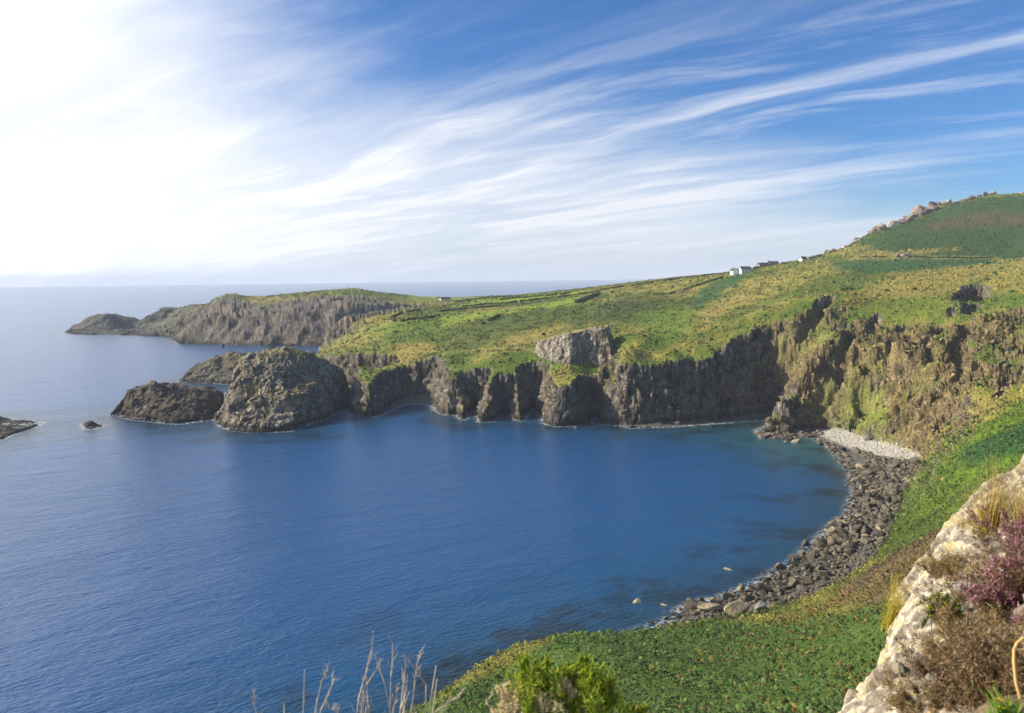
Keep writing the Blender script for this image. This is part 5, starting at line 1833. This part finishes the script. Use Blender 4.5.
heather(998, 622, 3.55, .15, .13, 50, 41, 'pink flowering heather on the ledge, between the straw tussock and the dry twigs', .16)
heather(1028, 600, 3.7, .18, .16, 50, 42, 'dusky half-flowered heather at the right edge, beside the pink one', .10)
heather(1012, 690, 2.9, .20, .12, 70, 43, 'dense brown dead heather covering the lower right corner', 0, (.27, .165, .10))
heather(965, 690, 2.95, .16, .08, 45, 44, 'wiry reddish-brown heather low on the ledge, left of the dense brown one', .0, (.34, .20, .14))
heather(925, 706, 3.0, .12, .05, 30, 45, 'short dry heather stubble near the bottom rim of the lichen rock', .0, (.40, .28, .17), (.34, .26, .12))
heather(978, 655, 3.35, .15, .09, 40, 46, 'tangled tan heather between the pink flowers and the reddish-brown clump', .0, (.42, .28, .16), (.32, .23, .10))
heather(1030, 700, 2.5, .18, .13, 45, 47, 'dark brown heather filling the extreme lower right corner', .0)
heather(1026, 550, 4.6, .16, .12, 40, 48, 'brown heather with faint pink tips behind the dusky one at the right edge', .1)
heather(950, 570, 4.2, .13, .07, 40, 49, 'low straw-brown heather patch beside the pale rock face of the ledge', 0, (.34, .24, .13), (.30, .22, .08))
gorse_bush('green_sprig', 946, 3.55, [(945, 592), (941, 598), (950, 600)], 51, 'small dark green sprig on the ledge, left of the pink heather', 'sprig', green=(.07, .10, .015))


def bent_stem():
    Y = 2.25
    px = [(1030, 713), (1021, 700), (1016, 682), (1014, 662), (1014, 650), (1017, 643), (1024, 638), (1034, 636)]
    p = [np.array(PY(a, b, Y + .01 * i)) for i, (a, b) in enumerate(px)]
    o0 = p[0]
    root = empty('dry_stem', o0)
    co, fc, cc = tubes([[q - o0 for q in p]], [(.0052, .0042)], [np.array((.55, .38, .15))], 6)
    mesh_np('stalk', co, fc, M_STEM, True, {'cover': cc}, root)
    q = [np.array(PY(1015, 649, Y)) - o0, np.array(PY(1020, 650, Y)) - o0, np.array(PY(1034, 648.5, Y)) - o0]
    co, fc, cc = tubes([q], [(.0042, .0035)], [np.array((.55, .40, .18))], 6)
    mesh_np('side_shoot', co, fc, M_STEM, True, {'cover': cc}, root)
    tag(root, 'thick straw-coloured dead stem bent over at the right edge', 'stem')


bent_stem()


def yellow_flower():
    r = np.random.default_rng(61)
    Y = 2.2
    x0, y0, z0 = PY(1012, 722, Y)
    root = empty('ragwort', (x0, y0, z0))
    o0 = np.array((x0, y0, z0))
    n = 90
    b = r.normal(size=(n, 3)) * np.array([.02, .02, .006])
    t = b + np.stack([r.normal(0, .035, n), r.normal(0, .035, n), r.uniform(.02, .075, n)], -1)
    cc = np.array((.16, .28, .03))[None] * r.uniform(.5, 1.4, (n, 1))
    co, fc, cv = strips(b, t, .0048, r.normal(size=(n, 3)) * .012, cc, 4, seed=62)
    mesh_np('leaves', co, fc, M_LEAF, False, {'cover': cv}, root)
    for k, (px, py) in enumerate([(1000, 700), (1007, 704), (1001, 708)]):
        c_ = np.array(PY(px, py, Y)) - o0
        a = np.linspace(0, 2 * np.pi, 13)[:-1]
        bb = np.repeat(c_[None], 12, 0)
        tt = bb + np.stack([np.cos(a), np.sin(a) * .8, .25 + 0 * a], -1) * .009
        co, fc, cv = strips(bb, tt, .0026, 0.0, np.repeat(np.array((.72, .50, .02))[None], 12, 0), 2, seed=70 + k)
        fl = mesh_np('flower', co, fc, M_LEAF, False, {'cover': cv}, root)
        st = [c_ * np.array([.2, .2, 0]), c_ * np.array([.7, .7, .6]), c_ - np.array([0, 0, .001])]
        co, fc, cv = tubes([st], [(.0014, .001)], [np.array((.14, .20, .03))], 4)
        mesh_np('stem', co, fc, M_STEM, True, {'cover': cv}, root)
    tag(root, 'small yellow-flowered plant with fresh green leaves in the lower right corner', 'flower')


yellow_flower()
